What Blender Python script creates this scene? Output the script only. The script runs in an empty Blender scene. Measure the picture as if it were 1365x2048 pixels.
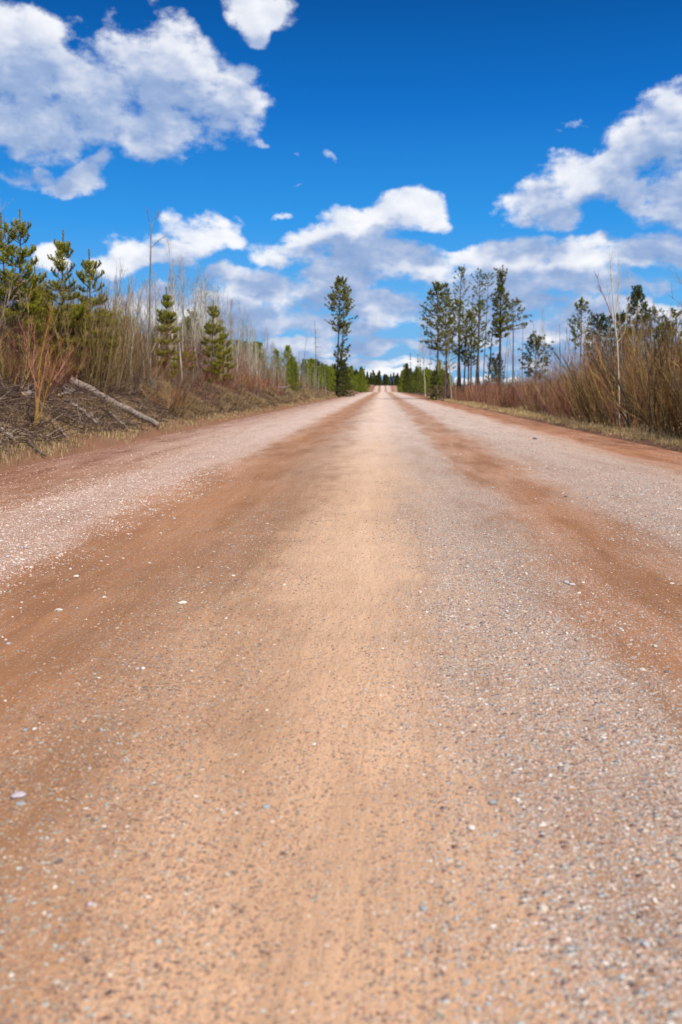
import bpy, math, random
import numpy as np
from mathutils import Vector, Matrix

random.seed(7)
rng = np.random.default_rng(11)
S = bpy.context.scene
C = S.collection
R = math.radians

# ------------------------------------------------------------------ camera
CAM_H = 1.3
F_PX = 1991.0                     # focal length in pixels of the 1365 x 2048 photograph
CX, CY = 682.5, 1024.0
HOR, VPX = 776.0, 765.0           # horizon row and vanishing column
PITCH = math.atan((CY - HOR) / F_PX)
YAW = math.atan((VPX - CX) / F_PX)   # camera looks this much to the left of the road

cam_d = bpy.data.cameras.new('camera')
cam = bpy.data.objects.new('camera', cam_d)
C.objects.link(cam)
S.camera = cam
cam_d.sensor_fit = 'VERTICAL'
cam_d.sensor_height = 36.0
cam_d.lens = 36.0 * F_PX / 2048.0
cam_d.clip_start = 0.05
cam_d.clip_end = 12000
cam.location = (0, 0, CAM_H)
cam.rotation_euler = (R(90) - PITCH, 0, YAW)
cam_d.dof.use_dof = True
cam_d.dof.focus_distance = 8.0
cam_d.dof.aperture_fstop = 2.6

S.render.resolution_x = 682
S.render.resolution_y = 1024
S.view_settings.view_transform = 'Standard'
S.view_settings.look = 'None'
S.view_settings.gamma = 1.0
S.view_settings.use_curve_mapping = False
S.view_settings.exposure = 0.45
S.render.engine = 'CYCLES'

CAM_M = (Matrix.Translation((0, 0, CAM_H)) @ cam.rotation_euler.to_matrix().to_4x4())
def ray(px, py):
    d = CAM_M.to_3x3() @ Vector(((px - CX) / F_PX, -(py - CY) / F_PX, -1.0))
    return d
def at(px, py, Y):                # the point a photograph pixel shows at forward distance Y
    d = ray(px, py)
    return Vector((d.x / d.y * Y, Y, CAM_H + d.z / d.y * Y))

# ------------------------------------------------------------------ sun
SUN_EL, SUN_AZ = R(50), R(142)    # azimuth clockwise from +Y: right of the road, a little behind
sun_dir = Vector((math.sin(SUN_AZ) * math.cos(SUN_EL), math.cos(SUN_AZ) * math.cos(SUN_EL), math.sin(SUN_EL)))
sl = bpy.data.lights.new('sun', 'SUN')
sl.energy = 4.4
sl.angle = R(0.53)
sl.color = (1.0, 0.94, 0.84)
so = bpy.data.objects.new('sun', sl)
C.objects.link(so)
so.rotation_euler = sun_dir.to_track_quat('Z', 'Y').to_euler()
so.location = (30, -10, 40)

# ------------------------------------------------------------------ world: sky with cumulus clouds
class NT:
    """small node tree writer"""
    def __init__(s, nt): s.nt = nt; s.n = nt.nodes; s.l = nt.links
    def new(s, t, **k):
        n = s.n.new(t)
        for a, v in k.items(): setattr(n, a, v)
        return n
    def put(s, sock, v):
        if v is None: return
        if hasattr(v, 'is_linked') or hasattr(v, 'links'): s.l.new(v, sock)
        else: sock.default_value = v
    def m(s, op, a, b=None, c=None, clamp=False):
        n = s.new('ShaderNodeMath', operation=op, use_clamp=clamp)
        s.put(n.inputs[0], a); s.put(n.inputs[1], b); s.put(n.inputs[2], c)
        return n.outputs[0]
    def v(s, op, a, b=None, out=0):
        n = s.new('ShaderNodeVectorMath', operation=op)
        s.put(n.inputs[0], a)
        if b is not None: s.put(n.inputs[1], b)
        return n.outputs['Value'] if out == 'v' else n.outputs[0]
    def scale(s, a, f):
        n = s.new('ShaderNodeVectorMath', operation='SCALE'); s.put(n.inputs[0], a); s.put(n.inputs[3], f); return n.outputs[0]
    def xyz(s, a):
        n = s.new('ShaderNodeSeparateXYZ'); s.put(n.inputs[0], a); return n.outputs
    def comb(s, x=0.0, y=0.0, z=0.0):
        n = s.new('ShaderNodeCombineXYZ'); s.put(n.inputs[0], x); s.put(n.inputs[1], y); s.put(n.inputs[2], z); return n.outputs[0]
    def noise(s, vec, scale=1.0, detail=4.0, rough=0.5, dist=0.0, color=False, lac=2.0, two=False):
        n = s.new('ShaderNodeTexNoise', noise_dimensions='2D' if two else '3D'); s.put(n.inputs['Vector'], vec)
        n.inputs['Scale'].default_value = scale; n.inputs['Detail'].default_value = detail
        n.inputs['Roughness'].default_value = rough; n.inputs['Distortion'].default_value = dist
        n.inputs['Lacunarity'].default_value = lac
        return n.outputs['Color' if color else 'Fac']
    def voro(s, vec, scale=1.0, feature='F1', rnd=1.0):
        n = s.new('ShaderNodeTexVoronoi', feature=feature); s.put(n.inputs['Vector'], vec)
        n.inputs['Scale'].default_value = scale; n.inputs['Randomness'].default_value = rnd
        return n
    def ramp(s, f, stops, interp='LINEAR'):
        n = s.new('ShaderNodeValToRGB'); s.put(n.inputs[0], f)
        cr = n.color_ramp; cr.interpolation = interp
        while len(cr.elements) < len(stops): cr.elements.new(0.5)
        for e, (p, c) in zip(cr.elements, sorted(stops, key=lambda q: q[0])):
            e.position = p
            e.color = (c, c, c, 1) if isinstance(c, (int, float)) else (*c, 1)
        return n.outputs[0]
    def mix(s, f, a, b, mode='MIX'):
        n = s.new('ShaderNodeMix', data_type='RGBA', blend_type=mode)
        s.put(n.inputs[0], f)
        for k, q in ((6, a), (7, b)):
            if isinstance(q, tuple): q = (*q, 1) if len(q) == 3 else q
            s.put(n.inputs[k], q)
        return n.outputs[2]
    def smooth(s, x, a, b, lo=0.0, hi=1.0):
        n = s.new('ShaderNodeMapRange', interpolation_type='SMOOTHSTEP'); s.put(n.inputs[0], x)
        n.inputs[1].default_value = a; n.inputs[2].default_value = b; n.inputs[3].default_value = lo; n.inputs[4].default_value = hi
        return n.outputs[0]

# clouds seen in the photograph: centre and radii in its pixels, turned into azimuth / elevation
BLOBS = [
 (60,150,150,105),(0,220,170,78),(180,195,140,95),(305,170,110,115),(345,115,85,70),(290,245,105,52),(400,215,110,82),(475,215,78,46),
 (70,255,110,42),(60,85,75,50),(-60,120,100,110),(395,140,55,70),
 (500,8,62,30),(495,45,30,24),
 (120,357,85,24),(172,338,46,22),(60,377,42,14),
 (665,322,36,13),(632,303,20,9),(593,314,16,6),(578,378,24,7),(560,422,36,11),(520,305,22,10),
 (745,435,105,34),(795,415,68,28),(700,462,80,22),(845,425,42,22),
 (600,505,85,36),(700,515,120,52),(790,520,90,52),(545,515,42,22),(640,480,60,30),
 (870,535,85,42),(930,520,60,32),(970,530,80,38),(1050,505,72,34),(1110,545,120,46),(1200,515,100,40),(1290,505,95,36),(1365,490,70,36),(1010,585,170,30),(1200,570,150,30),
 (520,590,100,34),(440,600,75,28),(620,610,70,36),(700,585,50,26),(770,615,110,34),(900,620,130,32),(560,645,90,24),(680,655,120,22),
 (395,470,78,36),(440,460,46,26),(340,490,45,22),(245,515,52,34),(215,540,40,26),(88,525,38,24),(330,520,60,20),
 (1335,250,85,50),(1370,275,120,75),(1270,310,55,48),(1160,355,85,44),(1090,405,78,38),(1215,335,50,34),(1345,385,70,42),(1360,430,74,24),(1260,385,30,22),(1165,247,40,13),(1135,262,20,8),
 (1050,370,30,14),(1450,290,110,85),
 (1080,625,120,22),(1270,625,110,20),(1300,655,90,22),(1100,670,150,18),(950,672,130,18),(780,690,160,16),(560,700,180,15),(400,640,120,30),(640,725,150,11),(850,728,150,11),(1100,722,200,14),(560,735,110,8),(720,700,60,12),(860,690,90,12),(1180,700,120,12),(760,745,120,7),(470,560,70,26),(640,560,60,24),(1000,640,110,22),(1180,640,90,22),(730,560,60,20),(520,665,70,14),(900,755,160,7),(300,600,90,20),(1350,620,60,20),
]
def azel(px, py):
    d = ray(px, py).normalized()
    return math.atan2(d.x, d.y), math.asin(d.z)

def make_field(name, rmin, rough_noise):
    """signed cloud cover at a direction: blobs, broken up by noise; beyond the photograph the same broken cumulus goes on"""
    g = bpy.data.node_groups.new(name, 'ShaderNodeTree')
    g.interface.new_socket('P', in_out='INPUT', socket_type='NodeSocketVector')
    g.interface.new_socket('Pw', in_out='INPUT', socket_type='NodeSocketVector')
    g.interface.new_socket('F', in_out='OUTPUT', socket_type='NodeSocketFloat')
    T = NT(g)
    gi = T.new('NodeGroupInput'); go = T.new('NodeGroupOutput')
    P, Pw = gi.outputs[0], gi.outputs[1]
    best = None
    for (x, y, rx, ry) in BLOBS:
        if ry < rmin: continue
        a, e = azel(x, y)
        k = (1.22 if y < 380 else 1.26) / F_PX
        n = T.new('ShaderNodeVectorMath', operation='MULTIPLY_ADD')
        T.l.new(Pw, n.inputs[0]); n.inputs[1].default_value = (1 / (rx * k), 1 / (ry * k), 0.0); n.inputs[2].default_value = (-a / (rx * k), -e / (ry * k), 0.0)
        d2 = T.v('DOT_PRODUCT', n.outputs[0], n.outputs[0], out='v')
        if ry < 17 and y < 600: d2 = T.m('ADD', d2, 0.58)
        best = d2 if best is None else T.m('SMOOTH_MIN', best, d2, 0.35)
    blob = T.m('MAXIMUM', T.m('MULTIPLY', T.m('SUBTRACT', 0.76, best), 1.25), -1.9)
    s = T.xyz(P)
    outx = T.smooth(T.m('ABSOLUTE', T.m('ADD', s[0], 0.04)), 0.42, 0.56)
    outy = T.smooth(s[1], 0.40, 0.54)
    out = T.m('MAXIMUM', outx, outy)
    free = T.m('MULTIPLY', T.m('SUBTRACT', T.noise(P, 3.2, 2.0, 0.5, two=True), 0.53), 7.0)
    free = T.m('ADD', free, T.m('MULTIPLY', T.smooth(s[1], 0.28, 0.02), 0.7))
    base = T.new('ShaderNodeMix', data_type='FLOAT')
    T.put(base.inputs[0], out); T.put(base.inputs[2], blob); T.put(base.inputs[3], free)
    F = base.outputs[0]
    Pn = T.v('MULTIPLY', P, (1.05, 1.75, 1.0))
    if rough_noise:
        big = T.m('SUBTRACT', T.noise(Pn, 19.0, 9.0, 0.57, two=True), 0.5)
        bil = T.voro(Pn, 34.0, 'SMOOTH_F1'); bil.voronoi_dimensions = '2D'
        lump = T.m('SUBTRACT', 0.42, bil.outputs['Distance'])
        F = T.m('ADD', F, T.m('ADD', T.m('MULTIPLY', big, 2.9), T.m('MULTIPLY', lump, 0.5)))
    else:
        F = T.m('ADD', F, T.m('MULTIPLY', T.m('SUBTRACT', T.noise(Pn, 19.0, 3.0, 0.57, two=True), 0.5), 3.0))
    T.l.new(F, go.inputs[0])
    return g

W = bpy.data.worlds.new('World')
S.world = W
W.use_nodes = True
T = NT(W.node_tree)
T.n.clear()
sky = T.new('ShaderNodeTexSky', sky_type='NISHITA')
sky.sun_disc = False
sky.sun_elevation = SUN_EL
sky.sun_rotation = SUN_AZ
sky.air_density = 1.0; sky.dust_density = 0.3; sky.ozone_density = 3.0
hs = T.new('ShaderNodeHueSaturation')
hs.inputs['Saturation'].default_value = 1.45
hs.inputs['Value'].default_value = 0.95
T.l.new(sky.outputs[0], hs.inputs['Color'])
tc = T.new('ShaderNodeTexCoord')
D = T.xyz(T.v('NORMALIZE', tc.outputs['Generated']))
az = T.m('ARCTAN2', D[0], D[1]); el = T.m('ARCSINE', D[2])
P = T.comb(az, el, 0.0)
warp = T.scale(T.v('SUBTRACT', T.noise(P, 13.0, 5.0, 0.52, color=True, two=True), (0.5, 0.5, 0.5)), 0.05)
fine_f = make_field('cloud_field', 0, True); soft_f = make_field('cloud_field_soft', 20, False)
def field(g, off):
    p = T.v('ADD', P, off) if off else P
    n = T.new('ShaderNodeGroup'); n.node_tree = g; T.l.new(p, n.inputs[0]); T.l.new(T.v('ADD', p, warp), n.inputs[1]); return n.outputs[0]
F0 = field(fine_f, None)
F2 = field(soft_f, (0.010, 0.034, 0.0))
alpha = T.smooth(F0, -0.10, 0.75)
Pm = T.v('MULTIPLY', P, (1.05, 1.75, 1.0))
grad = T.m('MULTIPLY', T.m('SUBTRACT', T.noise(Pm, 19.0, 7.0, 0.57, two=True), T.noise(T.v('ADD', Pm, (0.006, 0.020, 0.0)), 19.0, 7.0, 0.57, two=True)), 3.0)
over = T.smooth(F2, -1.0, 1.0)
lit = T.m('ADD', T.m('MULTIPLY', grad, 0.24), T.m('SUBTRACT', T.smooth(el, 0.04, 0.26, 0.98, 0.80), T.m('MULTIPLY', over, T.smooth(el, 0.05, 0.28, 0.70, 0.50))))
lit = T.m('ADD', lit, 0.0, clamp=True)
ccol = T.ramp(lit, [(0.0, (1.7, 2.9, 5.4)), (0.3, (3.2, 4.3, 6.6)), (0.58, (5.8, 6.4, 7.8)), (1.0, (9.0, 9.1, 9.4))])
deep = T.ramp(T.m('DIVIDE', el, 1.5708, clamp=True), [(0.0, (1.5, 4.2, 7.7)), (.05, (.95, 4.0, 8.4)), (.10, (.2, 2.9, 7.9)), (.165, (.02, 1.5, 5.7)), (.235, (.01, .62, 2.9)), (.4, (.02, .5, 2.5)), (1.0, (.05, .6, 2.7))])
blue = T.mix(0.85, hs.outputs[0], deep)
skyc = T.mix(T.m('MULTIPLY', alpha, 0.97), blue, ccol)
bg = T.new('ShaderNodeBackground')
T.l.new(skyc, bg.inputs[0])
bg.inputs[1].default_value = 0.079
wo = T.new('ShaderNodeOutputWorld')
T.l.new(bg.outputs[0], wo.inputs[0])
W.cycles.sampling_method = 'MANUAL'
W.cycles.sample_map_resolution = 512

# ------------------------------------------------------------------ object helpers
def tag(o, label=None, cat=None, group=None, kind=None):
    if label: o['label'] = label
    if cat: o['category'] = cat
    if group: o['group'] = group
    if kind: o['kind'] = kind
    return o
def empty(name, loc=(0, 0, 0), rz=0.0):
    o = bpy.data.objects.new(name, None); C.objects.link(o)
    o.empty_display_size = 0.3
    o.location = loc; o.rotation_euler = (0, 0, rz); return o
class MB:
    """collects tubes, needles and blades; build() links them as one mesh"""
    def __init__(s): s.V = []; s.Fc = []; s.M = []; s.T = []; s.n = 0
    def add(s, v, f, m=0, tint=None):
        v = np.asarray(v, np.float32).reshape(-1, 3); f = np.asarray(f, np.int64)
        s.V.append(v); s.Fc.append(f + s.n); s.M.append(np.full(len(f), m, np.int32))
        s.T.append(np.full(len(v), 0.5, np.float32) if tint is None else np.asarray(tint, np.float32).reshape(-1))
        s.n += len(v)
    def tubes(s, pts, rad, sides=4, m=0, tint=None):
        pts = np.asarray(pts, float); N, K, _ = pts.shape
        rad = np.broadcast_to(np.asarray(rad, float), (N, K))
        t = np.gradient(pts, axis=1); t /= np.linalg.norm(t, axis=2, keepdims=True) + 1e-9
        ref = np.where(np.abs(t[:, :1, 2:3]) > 0.8, np.array([1.0, 0.3, 0]), np.array([0, 0, 1.0]))
        ref = np.broadcast_to(ref, t.shape)
        a = np.cross(t, ref); a /= np.linalg.norm(a, axis=2, keepdims=True) + 1e-9
        b = np.cross(t, a)
        ang = np.arange(sides) * 2 * math.pi / sides
        v = (pts[:, :, None] + rad[:, :, None, None] * (a[:, :, None] * np.cos(ang)[None, None, :, None] + b[:, :, None] * np.sin(ang)[None, None, :, None]))
        base = (np.arange(N) * K * sides)[:, None, None]
        k = np.arange(K - 1)[None, :, None]; j = np.arange(sides)[None, None, :]
        j2 = (j + 1) % sides
        q = np.stack([base + k * sides + j, base + k * sides + j2, base + (k + 1) * sides + j2, base + (k + 1) * sides + j], -1).reshape(-1, 4)
        tn = None if tint is None else np.repeat(np.asarray(tint), K * sides)
        s.add(v.reshape(-1, 3), q, m, tn)
        return s
    def tris(s, base, d, side, tint=None, m=0):
        """thin triangles: base centre, direction*length, half-width vector"""
        v = np.stack([base - side, base + side, base + d], 1)
        N = len(base)
        s.add(v.reshape(-1, 3), np.arange(N * 3).reshape(-1, 3), m, None if tint is None else np.repeat(tint, 3))
    def quads(s, base, mid, tip, side, tint=None, m=0):
        """bent blades: a quad and a tip triangle"""
        N = len(base)
        v = np.stack([base - side, base + side, mid + side * .7, mid - side * .7, tip], 1).reshape(-1, 3)
        o = np.arange(N)[:, None] * 5
        tn = None if tint is None else np.repeat(tint, 5)
        s.add(v, o + np.array([0, 1, 2, 3]), m, tn)
        n0 = s.n - len(v)
        f = (o + np.array([3, 2, 4])) + n0
        s.Fc.append(f); s.M.append(np.full(N, m, np.int32))
    def mesh(s, name, mats, smooth=False):
        me = bpy.data.meshes.new(name)
        V = np.concatenate(s.V); me.vertices.add(len(V)); me.vertices.foreach_set('co', V.ravel())
        sizes = np.concatenate([np.full(len(f), f.shape[1]) for f in s.Fc])
        loops = np.concatenate([f.ravel() for f in s.Fc])
        me.loops.add(len(loops)); me.loops.foreach_set('vertex_index', loops.astype(np.int32))
        me.polygons.add(len(sizes))
        st = np.concatenate([[0], np.cumsum(sizes)[:-1]])
        me.polygons.foreach_set('loop_start', st.astype(np.int32))
        me.polygons.foreach_set('material_index', np.concatenate(s.M))
        at_ = me.attributes.new('tint', 'FLOAT', 'POINT')
        at_.data.foreach_set('value', np.concatenate(s.T))
        me.update(calc_edges=True)
        if smooth: me.polygons.foreach_set('use_smooth', np.ones(len(sizes), bool))
        for q in (mats if isinstance(mats, (list, tuple)) else [mats]): me.materials.append(q)
        return me
    def build(s, name, mats, parent=None, smooth=False):
        return link(name, s.mesh(name, mats, smooth), parent)
def link(name, me, parent=None, loc=None, rot=None, scale=None):
    o = bpy.data.objects.new(name, me); C.objects.link(o)
    if parent: o.parent = parent
    if loc is not None: o.location = loc
    if rot is not None: o.rotation_euler = rot
    if scale is not None: o.scale = scale if hasattr(scale, '__len__') else (scale,) * 3
    return o
def unit(v): return v / (np.linalg.norm(v, axis=-1, keepdims=True) + 1e-9)
def rdir(n): return unit(rng.normal(size=(n, 3)))

# ------------------------------------------------------------------ materials
def veg(name, c1, c2, c3=None, rough=0.8, var=0.3, transl=0.0, grain=0.0):
    m = bpy.data.materials.new(name); m.use_nodes = True
    T = NT(m.node_tree); T.n.clear()
    a = T.new('ShaderNodeAttribute', attribute_name='tint')
    st = [(0.0, c1), (1.0, c2)] if c3 is None else [(0.0, c1), (0.5, c2), (1.0, c3)]
    col = T.ramp(a.outputs['Fac'], st)
    oi = T.new('ShaderNodeObjectInfo')
    f = T.m('ADD', T.m('MULTIPLY', oi.outputs['Random'], var), 1 - var / 2)
    if grain:
        tcn = T.new('ShaderNodeTexCoord')
        n = T.noise(T.v('MULTIPLY', tcn.outputs['Object'], (1, 1, 0.25)), grain, 5.0, 0.65)
        f = T.m('MULTIPLY', f, T.smooth(n, 0.3, 0.7, 0.6, 1.3))
    col = T.v('MULTIPLY', col, T.comb(f, f, f))
    p = T.new('ShaderNodeBsdfPrincipled')
    T.l.new(col, p.inputs['Base Color']); p.inputs['Roughness'].default_value = rough
    p.inputs['Specular IOR Level'].default_value = 0.25
    out = T.new('ShaderNodeOutputMaterial')
    if transl:
        tr = T.new('ShaderNodeBsdfTranslucent'); T.l.new(col, tr.inputs[0])
        mx = T.new('ShaderNodeMixShader'); mx.inputs[0].default_value = transl
        T.l.new(p.outputs[0], mx.inputs[1]); T.l.new(tr.outputs[0], mx.inputs[2]); T.l.new(mx.outputs[0], out.inputs[0])
    else: T.l.new(p.outputs[0], out.inputs[0])
    return m

M_PINE = veg('young_pine_needles', (.06, .095, .008), (.23, .235, .014), (.50, .44, .045), transl=.35, var=.3)
M_TALL = veg('pine_needles', (.05, .075, .014), (.18, .185, .022), (.40, .34, .06), transl=.3)
M_SPRUCE = veg('spruce_needles', (.03, .045, .014), (.085, .10, .022), (.18, .175, .045), transl=.25)
M_FARP = veg('bright_pine_needles', (.11, .17, .015), (.26, .31, .025), (.42, .42, .07), transl=.4, var=.5)
M_PBARK = veg('pine_bark', (.10, .075, .055), (.17, .13, .10), var=.4, grain=9)
M_DBARK = veg('dark_bark', (.05, .038, .03), (.10, .078, .06), var=.4, grain=9)
M_SHOOT = veg('pine_shoot_bark', (.22, .15, .09), (.32, .22, .13), var=.3)
M_ASPEN = veg('aspen_bark', (.30, .27, .19), (.48, .46, .38), var=.3, grain=6)
M_ATWIG = veg('aspen_twigs', (.18, .13, .10), (.33, .27, .20), (.48, .42, .32), var=.4)
M_RED = veg('red_willow_bark', (.045, .015, .011), (.21, .07, .042), (.48, .24, .155), var=.4)
M_OLIVE = veg('olive_willow_bark', (.04, .026, .011), (.145, .09, .03), (.38, .265, .105), var=.4)
M_ORANGE = veg('orange_willow_bark', (.05, .022, .009), (.21, .10, .026), (.43, .27, .10), var=.4)
M_GREY = veg('grey_twig_bark', (.035, .023, .019), (.125, .085, .065), (.38, .31, .25), var=.4)
M_LITTER = veg('brush_twigs', (.035, .02, .015), (.10, .06, .04), (.36, .27, .20), var=.1)
M_GRASS = veg('dry_grass', (.28, .18, .08), (.52, .37, .17), (.74, .58, .32), transl=.25, var=.1)
M_BGRASS = veg('matted_bank_grass', (.16, .10, .05), (.34, .235, .115), (.58, .44, .24), transl=.2, var=.1)
M_LOG = veg('weathered_log', (.17, .125, .10), (.30, .24, .20), var=.2, grain=11)
M_CUT = veg('sawn_wood', (.40, .25, .12), (.50, .33, .18), var=.1)
M_SNAG = veg('grey_deadwood', (.14, .12, .11), (.26, .23, .21), var=.4, grain=8)

STONE_COLS = [(0.0, (.31, .28, .26)), (0.16, (.44, .27, .21)), (0.32, (.50, .42, .35)), (0.46, (.24, .15, .12)),
              (0.58, (.36, .37, .36)), (0.70, (.50, .38, .31)), (0.82, (.20, .17, .17)), (0.92, (.66, .60, .55))]
def stone_mat(name, stops=None, color=None):
    m = bpy.data.materials.new(name); m.use_nodes = True
    T = NT(m.node_tree); p = T.n['Principled BSDF']
    tcn = T.new('ShaderNodeTexCoord')
    n = T.noise(tcn.outputs['Object'], 30.0, 4.0, 0.6)
    if color is None:
        oi = T.new('ShaderNodeObjectInfo')
        col = T.ramp(oi.outputs['Random'], stops, 'CONSTANT')
        n = T.noise(tcn.outputs['Generated'], 3.0, 4.0, 0.6)
    else: col = (*color, 1)
    f = T.smooth(n, 0.3, 0.7, 0.8, 1.15)
    T.l.new(T.v('MULTIPLY', T.mix(0.0, col, (0, 0, 0)), T.comb(f, f, f)), p.inputs['Base Color'])
    p.inputs['Roughness'].default_value = 0.85
    return m

# ------------------------------------------------------------------ terrain
def sstep(t): t = np.clip(t, 0, 1); return t * t * (3 - 2 * t)
def vnoise(x, y, s, seed=0):
    """cheap smooth value noise, repeatable"""
    x = np.asarray(x, float) / s; y = np.asarray(y, float) / s
    xi = np.floor(x); yi = np.floor(y); fx = sstep(x - xi); fy = sstep(y - yi)
    def h(a, b): return np.modf(np.abs(np.sin(a * 127.1 + b * 311.7 + seed * 74.7) * 43758.5453))[0]
    return ((h(xi, yi) * (1 - fx) + h(xi + 1, yi) * fx) * (1 - fy) + (h(xi, yi + 1) * (1 - fx) + h(xi + 1, yi + 1) * fx) * fy) - 0.5
def road_z(y):
    y = np.asarray(y, float)
    return (-2.8 * sstep((y - 300) / 90) + 5.6 * sstep((y - 420) / 230) - 2.0 * sstep((y - 700) / 300))
def road_xc(y):
    return 0.0 * np.asarray(y, float) + 2.0 * sstep((np.asarray(y, float) - 350) / 300)
def ground_z(x, y):
    x = np.asarray(x, float); y = np.asarray(y, float)
    u = x - road_xc(y)
    z = road_z(y)
    L = -6.55 - u; Rr = u - 6.55
    fade = 1.0 - 0.55 * sstep((y - 60) / 120)
    edge = vnoise(x, y, 1.3, 3) * .5
    bank = 1.2 * sstep((L + edge + .2) / 2.9) * fade - 0.5 * sstep((L - 8) / 12) * fade
    z = z + np.where(L > -0.4, bank, 0)
    z = z + np.where(Rr > 0, -0.18 * sstep(Rr / 1.6) + 0.12 * sstep((Rr - 3) / 3), 0)
    rough = np.clip(np.maximum(L, Rr) / 1.5, 0, 1)
    rough = rough * (1 - .5 * (y < 45))
    z = z + rough * (vnoise(x, y, 2.3, 1) * .35 + vnoise(x, y, .8, 2) * .16 + vnoise(x, y, .3, 5) * .06)
    z = z + vnoise(x, y, 60, 8) * 1.2 * np.clip((np.maximum(L, Rr) - 20) / 60, 0, 1)
    under = sstep((6.9 - np.abs(u)) / 0.7)
    return z - 0.22 * under
def road_surf(x, y):
    u = np.asarray(x, float) - road_xc(y); y = np.asarray(y, float)
    z = road_z(y) + 0.05 * (1 - (u / 6.5) ** 2)
    wl = np.exp(-((u + 3.5 + .3 * vnoise(0, y, 9, 4)) / .75) ** 2) * .05
    wr = np.exp(-((u - 2.9 + .3 * vnoise(5, y, 9, 4)) / .7) ** 2) * .035
    for c0, w0, dp in ((-1.9, .35, .018), (1.5, .35, .02), (4.9, .4, .015)):
        z = z - dp * np.exp(-((u - c0) / w0) ** 2)
    z = z + wl + wr
    z = z + np.sin(y * 9.5 + 1.5 * vnoise(x, y, 1.6, 51)) * .004 * (vnoise(x, y, 2.4, 52) > -.1) + np.abs(vnoise(x, y * .12, .35, 53)) * .010
    z = z + vnoise(x, y, .7, 6) * .014 + vnoise(x, y, .22, 7) * .006 + vnoise(x, y * .2, 2.2, 9) * .02
    d = np.clip(np.abs(u) - 6.0, 0, 2)
    return z - 0.34 * d ** 1.3 - .012
def sheet(name, xs, ys, zf, mat, xoff=True):
    X, Y = np.meshgrid(xs, ys)
    XX = X + (road_xc(Y) if xoff else 0)
    Z = zf(XX, Y)
    b = MB(); nx, ny = len(xs), len(ys)
    i = (np.arange(ny - 1)[:, None] * nx + np.arange(nx - 1)[None, :]).ravel()
    b.add(np.stack([XX, Y, Z], -1).reshape(-1, 3), np.stack([i, i + 1, i + nx + 1, i + nx], -1))
    return b.build(name, mat, smooth=True)

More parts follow.
